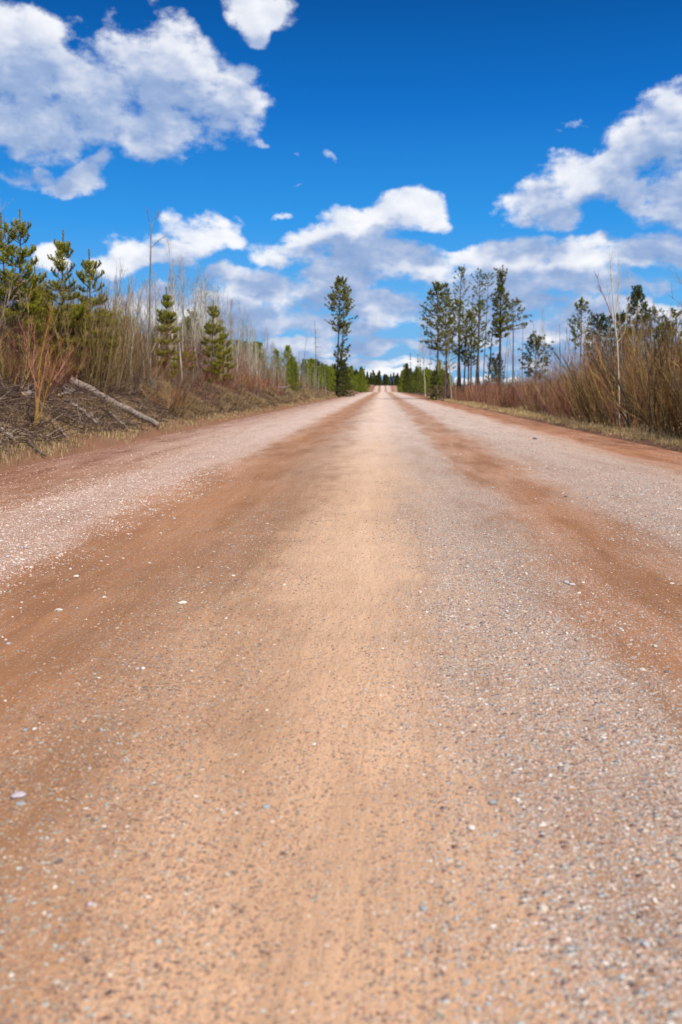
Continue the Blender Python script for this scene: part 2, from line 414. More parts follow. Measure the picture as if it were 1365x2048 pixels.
# road material -----------------------------------------------------
def road_material():
    m = bpy.data.materials.new('gravel_road'); m.use_nodes = True
    T = NT(m.node_tree); p = T.n['Principled BSDF']
    tcn = T.new('ShaderNodeTexCoord'); O = tcn.outputs['Object']
    s = T.xyz(O)
    lane = T.v('MULTIPLY', O, (1.0, 0.16, 1.0))
    w1 = T.m('MULTIPLY', T.m('SUBTRACT', T.noise(lane, 0.9, 4.0, 0.6), 0.5), 1.1)
    w2 = T.m('MULTIPLY', T.m('SUBTRACT', T.noise(T.v('MULTIPLY', O, (1.0, .5, 1.0)), 2.6, 7.0, 0.72), 0.5), 0.85)
    u = T.m('ADD', s[0], T.m('ADD', w1, w2))
    t = T.m('DIVIDE', T.m('ADD', u, 7.0), 14.0)
    def pos(x): return (x + 7.0) / 14.0
    brown = (.35, .172, .088); tan = (.52, .31, .19); pale = (.60, .385, .26); dark = (.29, .13, .068); edge = (.32, .17, .105)
    base = T.ramp(t, [(pos(-6.9), (.23, .10, .055)), (pos(-5.4), (.25, .11, .06)), (pos(-4.0), brown), (pos(-2.9), brown), (pos(-1.9), brown), (pos(-1.1), (.35, .185, .098)), (pos(-.8), (.40, .225, .125)),
                      (pos(-0.55), (.53, .32, .20)), (pos(-0.2), pale), (pos(.15), (.53, .33, .21)), (pos(1.0), (.37, .22, .135)), (pos(1.3), brown), (pos(2.0), brown), (pos(2.9), (.47, .29, .20)),
                      (pos(4.3), (.44, .25, .16)), (pos(4.8), (.36, .165, .085)), (pos(5.9), (.33, .15, .08)), (pos(6.5), edge)])
    # dry dust brightens the far road, where light gravel is spread thin
    dens = T.ramp(t, [(pos(-6.9), .02), (pos(-6.0), .12), (pos(-4.6), .22), (pos(-3.8), .40), (pos(-3.2), .92), (pos(-2.8), .88), (pos(-2.4), .24), (pos(-1.7), .16), (pos(-1.2), .44),
                      (pos(-.6), .40), (pos(-.2), .28), (pos(.15), .42), (pos(.45), .78), (pos(.95), .78), (pos(1.35), .30), (pos(1.75), .16), (pos(2.1), .3), (pos(2.5), .84), (pos(3.6), .9),
                      (pos(4.3), .5), (pos(4.7), .12), (pos(6.1), .10), (pos(6.5), .4)][:32])
    dens = T.m('ADD', dens, T.m('MULTIPLY', T.m('MULTIPLY', T.smooth(s[1], 13.0, 34.0), T.smooth(u, -6.4, -5.0)), T.smooth(u, -2.3, -3.4, 0.0, .34)))
    patch = T.noise(lane, 2.4, 6.0, 0.62)
    patch2 = T.noise(T.v('MULTIPLY', O, (1.0, 0.4, 1.0)), 0.55, 4.0, 0.55)
    base = T.v('MULTIPLY', base, T.scale(T.comb(1.06, .99, .86), T.smooth(patch, 0.3, 0.72, 0.72, 1.08)))
    base = T.v('MULTIPLY', base, T.scale(T.comb(1, 1, 1), T.smooth(patch2, 0.3, 0.7, 0.84, 1.06)))
    fine = T.noise(O, 130.0, 3.0, 0.7)
    base = T.v('MULTIPLY', base, T.scale(T.comb(1, 1, 1), T.smooth(fine, 0.25, 0.75, 0.86, 1.12)))
    cols = [(0.0, (.36, .32, .29)), (0.14, (.46, .28, .21)), (0.28, (.54, .45, .37)), (0.42, (.24, .14, .11)),
            (0.52, (.37, .36, .33)), (0.64, (.50, .36, .27)), (0.78, (.22, .17, .16)), (0.86, (.64, .56, .48)), (.94, (.34, .37, .37))]
    cols3 = [(0.0, (.30, .17, .105)), (0.2, (.38, .22, .14)), (0.36, (.22, .12, .085)), (0.5, (.27, .23, .17)), (0.64, (.48, .31, .20)), (0.76, (.19, .15, .13)), (0.86, (.36, .35, .31)), (0.94, (.56, .47, .38))]
    cols2 = [(0.0, (.58, .45, .38)), (0.2, (.50, .33, .26)), (0.38, (.68, .58, .51)), (0.55, (.44, .26, .18)), (0.72, (.58, .46, .40)), (0.86, (.32, .19, .14))]
    midleft = T.smooth(u, .35, -.25, 0.0, .9)
    leftside = T.smooth(u, -1.9, -2.7, 0.0, .85)
    H = None
    out = base
    warp = T.v('ADD', O, T.scale(T.v('SUBTRACT', T.noise(O, 60.0, 2.0, 0.5, color=True), (0.5, 0.5, 0.5)), 0.012))
    for sc, off, amt, edge_ in ((150.0, 0.04, 1.0, .50), (78.0, -0.10, 1.0, .44), (36.0, -0.42, 1.0, .40)):
        v = T.voro(T.v('MULTIPLY', warp, (1.0, 1.0, 0.4)), sc)
        r = T.xyz(v.outputs['Color'])
        keep = T.m('GREATER_THAN', T.m('ADD', T.m('ADD', dens, T.m('MULTIPLY', T.m('SUBTRACT', patch, 0.5), 1.3)), off), r[1])
        shape = T.smooth(v.outputs['Distance'], edge_ + .1, edge_ - .06)
        k = T.m('MULTIPLY', keep, shape)
        col = T.mix(leftside, T.mix(midleft, T.ramp(r[0], cols, 'CONSTANT'), T.ramp(r[0], cols3, 'CONSTANT')), T.ramp(r[0], cols2, 'CONSTANT'))
        br = T.m('ADD', T.m('MULTIPLY', r[2], .5), .78)
        col = T.v('MULTIPLY', col, T.comb(br, br, br))
        out = T.mix(T.m('MULTIPLY', k, amt), out, col)
        h = T.m('MULTIPLY', k, T.m('MULTIPLY', T.smooth(v.outputs['Distance'], .6, 0.0), 0.5 / sc))
        H = h if H is None else T.m('MAXIMUM', H, h)
    H = T.m('ADD', H, T.m('MULTIPLY', fine, 0.0012))
    H = T.m('ADD', H, T.m('MULTIPLY', T.noise(O, 22.0, 4.0, 0.6), 0.005))
    H = T.m('ADD', H, T.m('MULTIPLY', T.noise(lane, 7.0, 5.0, 0.65), 0.034))
    # dust lying over the packed centre
    dust = T.m('MULTIPLY', T.ramp(t, [(pos(-.95), 0), (pos(-.6), .45), (pos(-.2), .75), (pos(.3), .2), (pos(.8), 0)]), T.smooth(patch2, .3, .7, .55, 1.0))
    out = T.mix(T.m('MULTIPLY', dust, T.smooth(s[1], 2.5, 8.0, .22, 1.0)), out, (.62, .42, .275))
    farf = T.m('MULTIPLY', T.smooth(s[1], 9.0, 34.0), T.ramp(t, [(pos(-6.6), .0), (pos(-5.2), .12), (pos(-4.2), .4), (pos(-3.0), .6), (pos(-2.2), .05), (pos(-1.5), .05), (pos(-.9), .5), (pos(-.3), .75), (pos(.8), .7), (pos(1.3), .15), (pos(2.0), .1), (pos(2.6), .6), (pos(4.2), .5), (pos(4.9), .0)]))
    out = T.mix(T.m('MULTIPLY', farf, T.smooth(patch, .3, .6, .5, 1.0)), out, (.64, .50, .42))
    bump = T.new('ShaderNodeBump'); bump.inputs['Strength'].default_value = 0.9; bump.inputs['Distance'].default_value = 1.0
    T.l.new(H, bump.inputs['Height']); T.l.new(bump.outputs[0], p.inputs['Normal'])
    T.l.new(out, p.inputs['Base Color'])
    p.inputs['Roughness'].default_value = 0.93
    p.inputs['Specular IOR Level'].default_value = 0.2
    return m
def ground_material():
    m = bpy.data.materials.new('forest_floor'); m.use_nodes = True
    T = NT(m.node_tree); p = T.n['Principled BSDF']
    tcn = T.new('ShaderNodeTexCoord'); O = tcn.outputs['Object']
    a = T.noise(O, 1.1, 6.0, 0.62); b = T.noise(O, 18.0, 6.0, 0.7)
    col = T.ramp(a, [(.32, (.06, .034, .022)), (.48, (.12, .07, .042)), (.62, (.24, .16, .085)), (.75, (.14, .085, .05))])
    col = T.v('MULTIPLY', col, T.scale(T.comb(1, 1, 1), T.smooth(b, .25, .75, .55, 1.35)))
    s = T.xyz(O)
    near = T.smooth(T.m('ADD', T.m('ABSOLUTE', s[0]), T.m('MULTIPLY', T.m('SUBTRACT', a, .5), 1.6)), 7.5, 6.4)
    col = T.mix(near, col, (.23, .115, .068))
    bump = T.new('ShaderNodeBump'); bump.inputs['Strength'].default_value = 0.8; bump.inputs['Distance'].default_value = .06
    T.l.new(b, bump.inputs['Height']); T.l.new(bump.outputs[0], p.inputs['Normal'])
    T.l.new(col, p.inputs['Base Color']); p.inputs['Roughness'].default_value = .95
    p.inputs['Specular IOR Level'].default_value = 0.1
    return m

def spaced(a, b, s0, g):
    out = [a]; s = s0
    while out[-1] < b: out.append(out[-1] + s); s *= g
    return np.array(out)
xs_in = np.arange(-16, 16.01, .16)
xs = np.concatenate([-spaced(16.2, 2600, .6, 1.17)[::-1], xs_in, spaced(16.2, 2600, .6, 1.17)])
ys = np.concatenate([-spaced(0.5, 700, .6, 1.2)[::-1], spaced(0, 4200, .16, 1.011)])
tag(sheet('ground', xs, ys, ground_z, ground_material()), kind='structure')
ysr = np.concatenate([np.arange(-30, .5, .5), spaced(.5, 735, .05, 1.008)])
tag(sheet('road', np.arange(-7.0, 7.001, .07), ysr, road_surf, road_material()), kind='structure')

# ------------------------------------------------------------------ loose gravel (instanced stones)
def gravel(name, pts, scl, label, stops):
    b = bpy.data.meshes.new(name)
    b.vertices.add(len(pts)); b.vertices.foreach_set('co', np.asarray(pts, np.float32).ravel())
    a = b.attributes.new('scl', 'FLOAT_VECTOR', 'POINT'); a.data.foreach_set('vector', np.asarray(scl, np.float32).ravel())
    rot = np.stack([rng.normal(0, .25, len(pts)), rng.normal(0, .25, len(pts)), rng.uniform(0, 6.28, len(pts))], 1)
    a = b.attributes.new('rot', 'FLOAT_VECTOR', 'POINT'); a.data.foreach_set('vector', rot.astype(np.float32).ravel())
    o = link(name, b)
    mat = stone_mat(name + '_stone', stops)
    g = bpy.data.node_groups.new(name, 'GeometryNodeTree')
    g.interface.new_socket('Geometry', in_out='INPUT', socket_type='NodeSocketGeometry')
    g.interface.new_socket('Geometry', in_out='OUTPUT', socket_type='NodeSocketGeometry')
    n = g.nodes; l = g.links
    gi = n.new('NodeGroupInput'); go = n.new('NodeGroupOutput')
    g2i = n.new('GeometryNodeGeometryToInstance')
    for k in range(4):
        ico = n.new('GeometryNodeMeshIcoSphere'); ico.inputs['Subdivisions'].default_value = 2; ico.inputs['Radius'].default_value = 1.0
        sp = n.new('GeometryNodeSetPosition'); l.new(ico.outputs[0], sp.inputs[0])
        nz = n.new('ShaderNodeTexNoise'); nz.noise_dimensions = '4D'; nz.inputs['W'].default_value = k * 7.3; nz.inputs['Scale'].default_value = 1.1
        sub = n.new('ShaderNodeVectorMath'); sub.operation = 'SUBTRACT'; l.new(nz.outputs['Color'], sub.inputs[0]); sub.inputs[1].default_value = (.5, .5, .5)
        sc = n.new('ShaderNodeVectorMath'); sc.operation = 'SCALE'; l.new(sub.outputs[0], sc.inputs[0]); sc.inputs[3].default_value = 1.7
        l.new(sc.outputs[0], sp.inputs['Offset'])
        l.new(sp.outputs[0], g2i.inputs[0])
    def attr(nm, ty='FLOAT_VECTOR'):
        q = n.new('GeometryNodeInputNamedAttribute'); q.data_type = ty; q.inputs[0].default_value = nm; return q.outputs[0]
    iop = n.new('GeometryNodeInstanceOnPoints')
    l.new(gi.outputs[0], iop.inputs['Points']); l.new(g2i.outputs[0], iop.inputs['Instance'])
    iop.inputs['Pick Instance'].default_value = True
    rv = n.new('FunctionNodeRandomValue'); rv.data_type = 'INT'; rv.inputs[4].default_value = 0; rv.inputs[5].default_value = 3
    l.new(rv.outputs[2], iop.inputs['Instance Index'])
    l.new(attr('rot'), iop.inputs['Rotation']); l.new(attr('scl'), iop.inputs['Scale'])
    sm = n.new('GeometryNodeSetMaterial'); sm.inputs['Material'].default_value = mat
    l.new(iop.outputs[0], sm.inputs[0]); l.new(sm.outputs[0], go.inputs[0])
    md = o.modifiers.new('scatter', 'NODES'); md.node_group = g
    b.materials.append(mat)
    tag(o, label, 'gravel', kind='stuff')
    return o
bands_x = [-6.9, -5.2, -4.2, -3.3, -2.8, -2.4, -1.8, -1.2, -.6, -.2, .2, .5, .9, 1.3, 1.8, 2.3, 2.7, 3.4, 4.0, 4.7, 5.6, 6.6]
bands_d = [.08, .24, .36, 1.0, .9, .14, .08, .36, .3, .05, .15, .55, .55, .16, .05, .25, .7, .85, .5, .2, .1, .15]
def scatter(n, y0, y1, power, smin, smax, sizep=2.2, bands=bands_d):
    y = y0 * (y1 / y0) ** (rng.uniform(0, 1, n) ** power)
    half = np.minimum(6.7, y * .43 + .4)
    x = rng.uniform(-1, 1, n) * half + np.clip(-.04 * y, -1, 0)
    w = vnoise(x, y * .16, 1.1, 21) * .9 + vnoise(x, y, .5, 22) * .5
    dn = np.interp(x + w, bands_x, bands)
    keep = rng.uniform(0, 1, n) < dn * (1 + 1.6 * vnoise(x, y * .4, .9, 23))
    x = x[keep]; y = y[keep]
    s = smin + (smax - smin) * rng.uniform(0, 1, len(x)) ** sizep
    z = road_surf(x, y)
    sc = np.stack([s * rng.uniform(.8, 1.5, len(x)), s * rng.uniform(.7, 1.1, len(x)), s * rng.uniform(.4, .75, len(x))], 1)
    return np.stack([x, y, z + sc[:, 2] * rng.uniform(-.1, .35, len(x))], 1), sc
p1, s1 = scatter(230000, 1.5, 14, .9, .0018, .0066, 2.4)
p2, s2 = scatter(190000, 5, 60, .8, .004, .0115, 2.4, [.06, .16, .32, 1, .9, .07, .03, .08, .02, .0, .02, .10, .10, .03, .02, .15, .6, .8, .5, .2, .1, .15])
PP, SS = np.concatenate([p1, p2]), np.concatenate([s1, s2])
lf = PP[:, 0] < -2.3 + rng.normal(0, .2, len(PP))
ml = ~lf & (PP[:, 0] < .05 + rng.normal(0, .2, len(PP)))
gravel('dark_gravel', PP[ml], SS[ml], 'small maroon, brown and greenish gravel set in the tan dirt left of the road centre', [(0.0, (.29, .16, .11)), (0.25, (.38, .22, .14)), (0.45, (.21, .13, .10)), (0.62, (.26, .24, .19)), (0.78, (.46, .32, .22)), (0.88, (.38, .39, .36)), (0.96, (.6, .52, .44))])
gravel('gravel', PP[~lf & ~ml], SS[~lf & ~ml], 'loose grey, pink and cream gravel spread over the dirt road', STONE_COLS)
gravel('pale_gravel', PP[lf], SS[lf], 'loose whitish and pink gravel along the left side of the dirt road', [(0.0, (.54, .41, .33)), (0.2, (.46, .29, .22)), (0.4, (.62, .52, .44)), (0.6, (.50, .31, .25)), (0.75, (.66, .57, .52)), (0.92, (.34, .22, .19))])

# single stones one can point at in the photograph
def stone_mesh(seed):
    import bmesh
    bm = bmesh.new(); bmesh.ops.create_icosphere(bm, subdivisions=3, radius=1)
    r = np.random.default_rng(seed); ks = r.normal(size=(5, 3)); ph = r.uniform(0, 6, 5)
    cut = unit(r.normal(size=(7, 3))); cd = r.uniform(.62, .9, 7)
    for v in bm.verts:
        q = np.array(v.co)
        for c_, d_ in zip(cut, cd):
            t = q @ c_
            if t > d_: q = q - c_ * (t - d_) * .85
        q = q * (1 + .05 * sum(math.sin(k @ q * 2 + p_) for k, p_ in zip(ks, ph)) / 2)
        v.co = Vector(q)
    me = bpy.data.meshes.new('stone'); bm.to_mesh(me); bm.free()
    for f in me.polygons: f.use_smooth = True
    return me
SM = {k: stone_mat('stone_' + k, color=c) for k, c in dict(grey=(.36, .35, .36), white=(.62, .55, .49), pink=(.55, .33, .29), blue=(.27, .29, .30), dark=(.14, .12, .12), cream=(.50, .42, .33), lilac=(.46, .40, .42)).items()}
STONES = [  # px, py, width in pixels, colour, label
 (38,1611,34,'lilac','large flat pale lilac stone at the left edge of the near road'),
 (42,1627,18,'blue','blue grey stone just below the large flat lilac stone'),
 (287,1351,11,'white','round white pebble beside a grey one on the brown near left road'),
 (276,1351,9,'grey','small grey stone touching the left side of a round white pebble'),
 (1132,1172,13,'grey','angular grey stone with a black shadow on the right gravel strip'),
 (1144,1175,14,'lilac','flat pinkish stone at the right side of the angular grey stone'),
 (943,1682,17,'white','white oval pebble on the near right gravel'),
 (985,1630,17,'blue','rounded blue grey stone on the near right gravel above the white oval pebble'),
 (1310,1303,12,'cream','cream stone on the smooth brown track near the right picture edge'),
 (1285,1348,13,'cream','flat cream stone at the edge of the right gravel, below the brown track'),
 (1332,1352,11,'dark','dark stone at the edge of the smooth brown track far right'),
 (365,1213,28,'white','long flat whitish stone sliver in the middle of the left road'),
 (118,1223,29,'white','long slim whitish stone sliver on the left brown track'),
 (153,1159,11,'white','white round stone standing out on the left brown track'),
 (44,1211,8,'cream','little cream stone on the smooth dirt at the far left'),
 (18,1293,10,'grey','pale grey pebble at the far left edge of the dirt'),
 (12,1285,7,'cream','tiny cream pebble above a pale grey pebble at the far left edge'),
 (16,1129,8,'lilac','lilac stone beside a pink one, left of the scattered gravel'),
 (27,1129,9,'pink','pink stone beside a lilac one, left of the scattered gravel'),
 (52,1112,9,'grey','grey stone below the thick white gravel at the far left'),
 (117,1117,8,'grey','grey stone at the lower rim of the left white gravel'),
 (379,993,6,'cream','small cream stone above a pair of pebbles on the left track'),
 (404,994,7,'grey','grey stone on a thin streak of gravel left of the road centre'),
 (349,1042,7,'grey','grey stone with a shadow on the gravel streak left of centre'),
 (1132,1003,7,'dark','dark stone in the coarse gravel of the right windrow'),
 (985,978,7,'grey','grey stone on the thin brown track right of the road centre'),
 (1070,880,9,'dark','brown lump of dirt lying on the right brown shoulder'),
 (1053,1158,8,'cream','cream pebble on the right gravel left of the angular grey stone'),
 (838,1083,7,'blue','bluish stone among the fine gravel right of the bright centre strip'),
 (533,1634,16,'blue','pale blue grey stone on the bright centre of the near road'),
 (1275,820,6,'dark','dark pebble at the foot of the right verge'),
 (70,1475,9,'white','white pebble at the left of the near road'),
 (52,1477,11,'blue','pale blue pebble left of a white one on the near road'),
 (848,1842,17,'blue','grey blue stone near the bottom right of the road centre'),
 (1085,1845,22,'cream','pale stone on the near gravel at the lower right'),
 (1290,1920,20,'grey','grey rounded stone at the bottom right of the road'),
 (455,1775,14,'cream','pale stone sunk in the tan dirt left of the near centre'),
 (182,1828,14,'lilac','pale lilac stone at the lower left of the near road'),
 (120,1742,17,'dark','dark brown stone among fine gravel at the lower left'),
 (1100,1240,9,'pink','pink pebble in the middle of the right gravel strip'),
]
smeshes = [stone_mesh(k) for k in range(6)]
for i, (px, py, w, c_, lab) in enumerate(STONES):
    d = ray(px, py + w * .1); t = -CAM_H / d.z; x, y = d.x * t, d.y * t
    k = w / F_PX * y * .5
    me = smeshes[i % 6].copy(); me.materials.append(SM[c_])
    flat = .35 if 'flat' in lab or 'sliver' in lab else .6
    dep = 1.9 if 'sliver' not in lab else 1.0; k = k * (.7 if 'sliver' in lab else 1)
    if py < 860: x = 6.6
    z = float(road_surf(x, y))
    tag(link('stone', me, None, (x, y, z + k * flat * .45), (rng.uniform(-.15, .15), rng.uniform(-.15, .15), rng.uniform(-.4, .4)), (k, k * dep * .6, k * flat)), lab, 'stone', 'stones lying loose on the road')

# ------------------------------------------------------------------ plant builders
def polyline(base, d, length, K, up=0.0, wob=0.03):
    """curved stems: base (N,3), direction (N,3), length (N,), bending upward (up>0) or down"""
    N = len(base); pts = np.zeros((N, K, 3)); pts[:, 0] = base
    step = (length / (K - 1))[:, None]; d = unit(d)
    for k in range(1, K):
        d = unit(d + np.array([0, 0, 1.0]) * up / (K - 1) + rng.normal(size=(N, 3)) * wob)
        pts[:, k] = pts[:, k - 1] + d * step
    return pts
def along(pts, idx, t):
    K = pts.shape[1]; f = t * (K - 1); k = np.minimum(f.astype(int), K - 2); f = (f - k)[:, None]
    a = pts[idx, k]; b = pts[idx, k + 1]
    return a * (1 - f) + b * f, unit(b - a)
def shrub(H, n, spread, twigs, r0=.011, base_r=.35, sub=0, tw_len=.28, seed=None, up=.55):
    a = rng.uniform(0, 2 * math.pi, n); rr = base_r * np.sqrt(rng.uniform(0, 1, n))
    base = np.stack([np.cos(a) * rr, np.sin(a) * rr, np.full(n, -.12)], 1)
    lean = spread * rng.uniform(.1, 1, n)
    d = np.stack([np.cos(a + rng.normal(0, .4, n)) * lean, np.sin(a + rng.normal(0, .4, n)) * lean, np.ones(n)], 1)
    L = H * rng.uniform(.45, 1.05, n)
    st = polyline(base, d, L, 7, up, .085)
    rad = r0 * rng.uniform(.55, 1.1, n)[:, None] * np.linspace(1, .25, 7)[None]
    tint = rng.uniform(0, 1, n)
    sb = MB().tubes(st, rad, 4 if r0 > .012 else 3, 0, tint)
    idx = rng.integers(0, n, n * twigs); t = rng.uniform(.22, .98, n * twigs)
    p, dd = along(st, idx, t)
    d2 = unit(dd + rdir(len(p)) * .62 + np.array([0, 0, .25]))
    tl = L[idx] * tw_len * rng.uniform(.4, 1.2, len(p)) * (1.15 - t * .5)
    tw = polyline(p, d2, tl, 4, .3, .07)
    tb = MB().tubes(tw, (r0 * .36 * rng.uniform(.7, 1.2, len(p)))[:, None] * np.array([1, .8, .6, .3])[None], 3, 0, np.clip(tint[idx] + rng.normal(0, .2, len(p)), 0, 1))
    if sub:
        m = len(p) * sub; i2 = rng.integers(0, len(p), m)
        p2, d3 = along(tw, i2, rng.uniform(.3, 1, m))
        tw2 = polyline(p2, unit(d3 + rdir(m) * .6), tl[i2] * .45 * rng.uniform(.5, 1, m), 3, .2, .05)
        tb.tubes(tw2, np.full((m, 1), r0 * .22) * np.array([1, .8, .4])[None], 3, 0, np.clip(tint[idx][i2] + rng.normal(0, .2, m), 0, 1))
    return sb, tb
def aspen(H, r0, nb, z0=.3, twig=6, wav=.02, up=.7, blen=.22, fork=False):
    K = 10
    tr = polyline(np.array([[0, 0, -.2]]), np.array([[rng.normal(0, .03), rng.normal(0, .03), 1.0]]), np.array([H + .2]), K, 0, wav)
    trunk = MB().tubes(tr, r0 * np.linspace(1, .12, K)[None], 6, 0, [rng.uniform()])
    idx = np.zeros(nb, int); t = rng.uniform(z0, .97, nb)
    p, dd = along(tr, idx, t)
    a = rng.uniform(0, 2 * math.pi, nb)
    d = np.stack([np.cos(a), np.sin(a), rng.uniform(.7, 1.7, nb)], 1)
    bl = H * blen * (1.15 - t) * rng.uniform(.5, 1.4, nb) + .15
    br = polyline(p, d, bl, 5, up, .06)
    crown = MB().tubes(br, (r0 * .30 * (1.25 - t))[:, None] * np.array([1, .8, .6, .4, .25])[None], 3, 0, rng.uniform(0, 1, nb))
    m = nb * twig; i2 = rng.integers(0, nb, m)
    p2, d2 = along(br, i2, rng.uniform(.2, 1, m))
    tw = polyline(p2, unit(d2 + rdir(m) * .5), bl[i2] * .4 * rng.uniform(.4, 1.2, m), 4, .3, .07)
    crown.tubes(tw, np.full((m, 1), max(r0 * .075, .0035)) * np.array([1, .8, .6, .4])[None], 3, 0, rng.uniform(0, 1, m))
    return trunk, crown
def needles(mb, p, d, n_each, ln, wd, fwd=.7, m=0, tint0=None):
    """tufts of needles round points p pointing along d"""
    N = len(p) * n_each
    P_ = np.repeat(p, n_each, 0); D_ = np.repeat(d, n_each, 0)
    dirn = unit(D_ * fwd + rdir(N)); L = ln * rng.uniform(.6, 1.15, N)[:, None]
    side = unit(np.cross(dirn, rdir(N))) * wd * .5
    base_t = rng.uniform(.15, .85, len(p)) if tint0 is None else tint0
    tn = np.clip(np.repeat(base_t, n_each) + rng.normal(0, .17, N), 0, 1)
    mb.tris(P_ + rdir(N) * ln * .12, dirn * L, side, tn, m)
def conifer(H, r0, z0, prof, whorl=.5, per=5, tufts=7, npt=16, ln=.16, wd=.022, elev=.15, upc=.5, sparse=0.0, clump=.5, lean=0.0, wob=.008, dead=0, rand=.25):
    """trunk and crown of a conifer; prof(t) = branch length at height fraction t of the crown"""
    K = 12
    tr = polyline(np.array([[0, 0, -.3]]), np.array([[lean, 0, 1.0]]), np.array([H + .3]), K, 0, wob)
    trunk = MB().tubes(tr, (r0 * np.linspace(1, .0, K) ** .8 + .008)[None], 7, 0, [rng.uniform()])
    zs = np.arange(z0 * H, H * .985, whorl)
    t0 = []; A = []
    for z in zs:
        n = max(1, int(round(per + rng.normal(0, 1))))
        if rng.uniform() < sparse: n = max(1, n // 3)
        t0 += list(np.clip((z + rng.normal(0, whorl * .25, n)) / H, .02, .99)); A += list(rng.uniform(0, 6.28) + np.arange(n) * 6.28 / n + rng.normal(0, .35, n))
    t0 = np.array(t0); A = np.array(A); N = len(t0)
    p, _ = along(tr, np.zeros(N, int), (t0 * H + .3) / (H + .3))
    tc_ = np.clip((t0 - z0) / (1 - z0), 0, 1)
    L = np.array([prof(q) for q in tc_]) * rng.uniform(1 - rand, 1 + rand, N)
    # branches lean upward at the top, level or hanging lower down
    e = elev + (tc_ ** 2) * .9 + rng.normal(0, .12, N)
    d = np.stack([np.cos(A) * np.cos(e), np.sin(A) * np.cos(e), np.sin(e)], 1)
    br = polyline(p, d, L, 5, upc, .05)
    crown = MB().tubes(br, (r0 * .12 + .10 * r0 * (1 - tc_))[:, None] * np.array([1, .8, .6, .4, .2])[None], 3, 1, rng.uniform(0, 1, N))
    M_ = N * tufts; i2 = np.repeat(np.arange(N), tufts)
    tt = np.clip(1 - rng.uniform(0, 1, M_) ** 1.3 * (1 - clump * .75) , .1, 1)
    q, dd = along(br, i2, tt)
    side = unit(np.cross(dd, np.array([0, 0, 1.0])))
    off = rng.normal(0, 1, (M_, 1)) * side * (L[i2] * .16 * (1.25 - tt))[:, None] + np.array([0, 0, 1.0]) * rng.normal(.02, .05, (M_, 1))
    q = q + off
    dirn = unit(dd + off * 2 / np.maximum(L[i2], .2)[:, None])
    bt = np.repeat(rng.uniform(.1, .9, N), tufts) * .6 + rng.uniform(0, .4, M_)
    needles(crown, q, dirn, npt, ln, wd, .8, 0, bt)
    # leader
    needles(crown, np.array([tr[0, -1] - np.array([0, 0, k * .12]) for k in range(4)]), np.tile([0, 0, 1.0], (4, 1)), npt, ln * .8, wd, 1.2, 0, np.full(4, .6))
    if dead:
        nz = rng.uniform(.12, max(z0, .2) + .1, dead); pp, _ = along(tr, np.zeros(dead, int), nz)
        a = rng.uniform(0, 6.28, dead)
        dl = polyline(pp, np.stack([np.cos(a), np.sin(a), rng.uniform(-.4, .3, dead)], 1), rng.uniform(.3, 1.2, dead), 4, -.2, .08)
        trunk.tubes(dl, np.array([.012, .009, .006, .003])[None] * np.ones((dead, 1)), 3, 0, rng.uniform(0, 1, dead))
    return trunk, crown, tr[0]
def place_tree(name, trunk, crown, loc, rz, sc, label, cat, group, lean=(0, 0), crown_name='crown'):
    e = empty(name, loc, rz)
    e.rotation_euler = (lean[0], lean[1], rz); e.scale = sc if hasattr(sc, '__len__') else (sc,) * 3
    link('trunk', trunk, e); link(crown_name, crown, e)
    return tag(e, label, cat, group)
def gz(x, y): return float(ground_z(x, y))

# ------------------------------------------------------------------ young pines on the left bank (branches are parts)
def shoot_branch(n_side, dense=1.0):
    """a pine bough of unit length along +X with upturned bottle-brush shoots"""
    mb = MB()
    main = polyline(np.array([[0, 0, 0.0]]), np.array([[1, 0, .0]]), np.array([1.0]), 7, .5, .03)
    mb.tubes(main, np.linspace(.022, .008, 7)[None], 4, 1, [.4])
    t = np.linspace(.32, .9, n_side); idx = np.zeros(n_side, int)
    p, dd = along(main, idx, t)
    sgn = np.where(np.arange(n_side) % 2, 1, -1)[:, None] * np.array([[0, 1.0, 0]])
    d = unit(dd * .75 + sgn * rng.uniform(.5, .95, (n_side, 1)) + np.array([0, 0, .25]))
    L = .42 * (1.15 - t) + .12 * rng.uniform(0, 1, n_side) + .05
    sh = polyline(p, d, L, 5, .7, .03)
    mb.tubes(sh, np.linspace(.011, .006, 5)[None] * np.ones((n_side, 1)), 3, 1, rng.uniform(0, 1, n_side))
    n = int(380 * dense)
    q, dq = along(main, np.zeros(n, int), rng.uniform(.38, 1, n))
    needles(mb, q, dq, 1, .10, .020, .65, 0, rng.uniform(.25, .8, n))
    n = int(85 * dense) * n_side
    i = rng.integers(0, n_side, n); tt = rng.uniform(.12, 1.0, n)
    q, dq = along(sh, i, tt)
    needles(mb, q, dq, 1, .10, .020, .65, 0, np.clip(rng.uniform(.1, .45, n) + .5 * tt, 0, 1))
    return mb.mesh('branch', [M_PINE, M_SHOOT])
BR = [shoot_branch(k) for k in (3, 4, 4, 5, 6, 7)]
def leader_mesh():
    mb = MB(); n = 420
    main = polyline(np.array([[0, 0, 0.0]]), np.array([[0, 0, 1.0]]), np.array([1.0]), 5, 0, .015)
    mb.tubes(main, np.linspace(.02, .008, 5)[None], 4, 1, [.6])
    q, dq = along(main, np.zeros(n, int), rng.uniform(.0, 1, n))
    needles(mb, q, dq, 1, .075, .018, 1.0, 0, rng.uniform(.3, .8, n))
    return mb.mesh('leader', [M_PINE, M_SHOOT])
LEAD = leader_mesh()
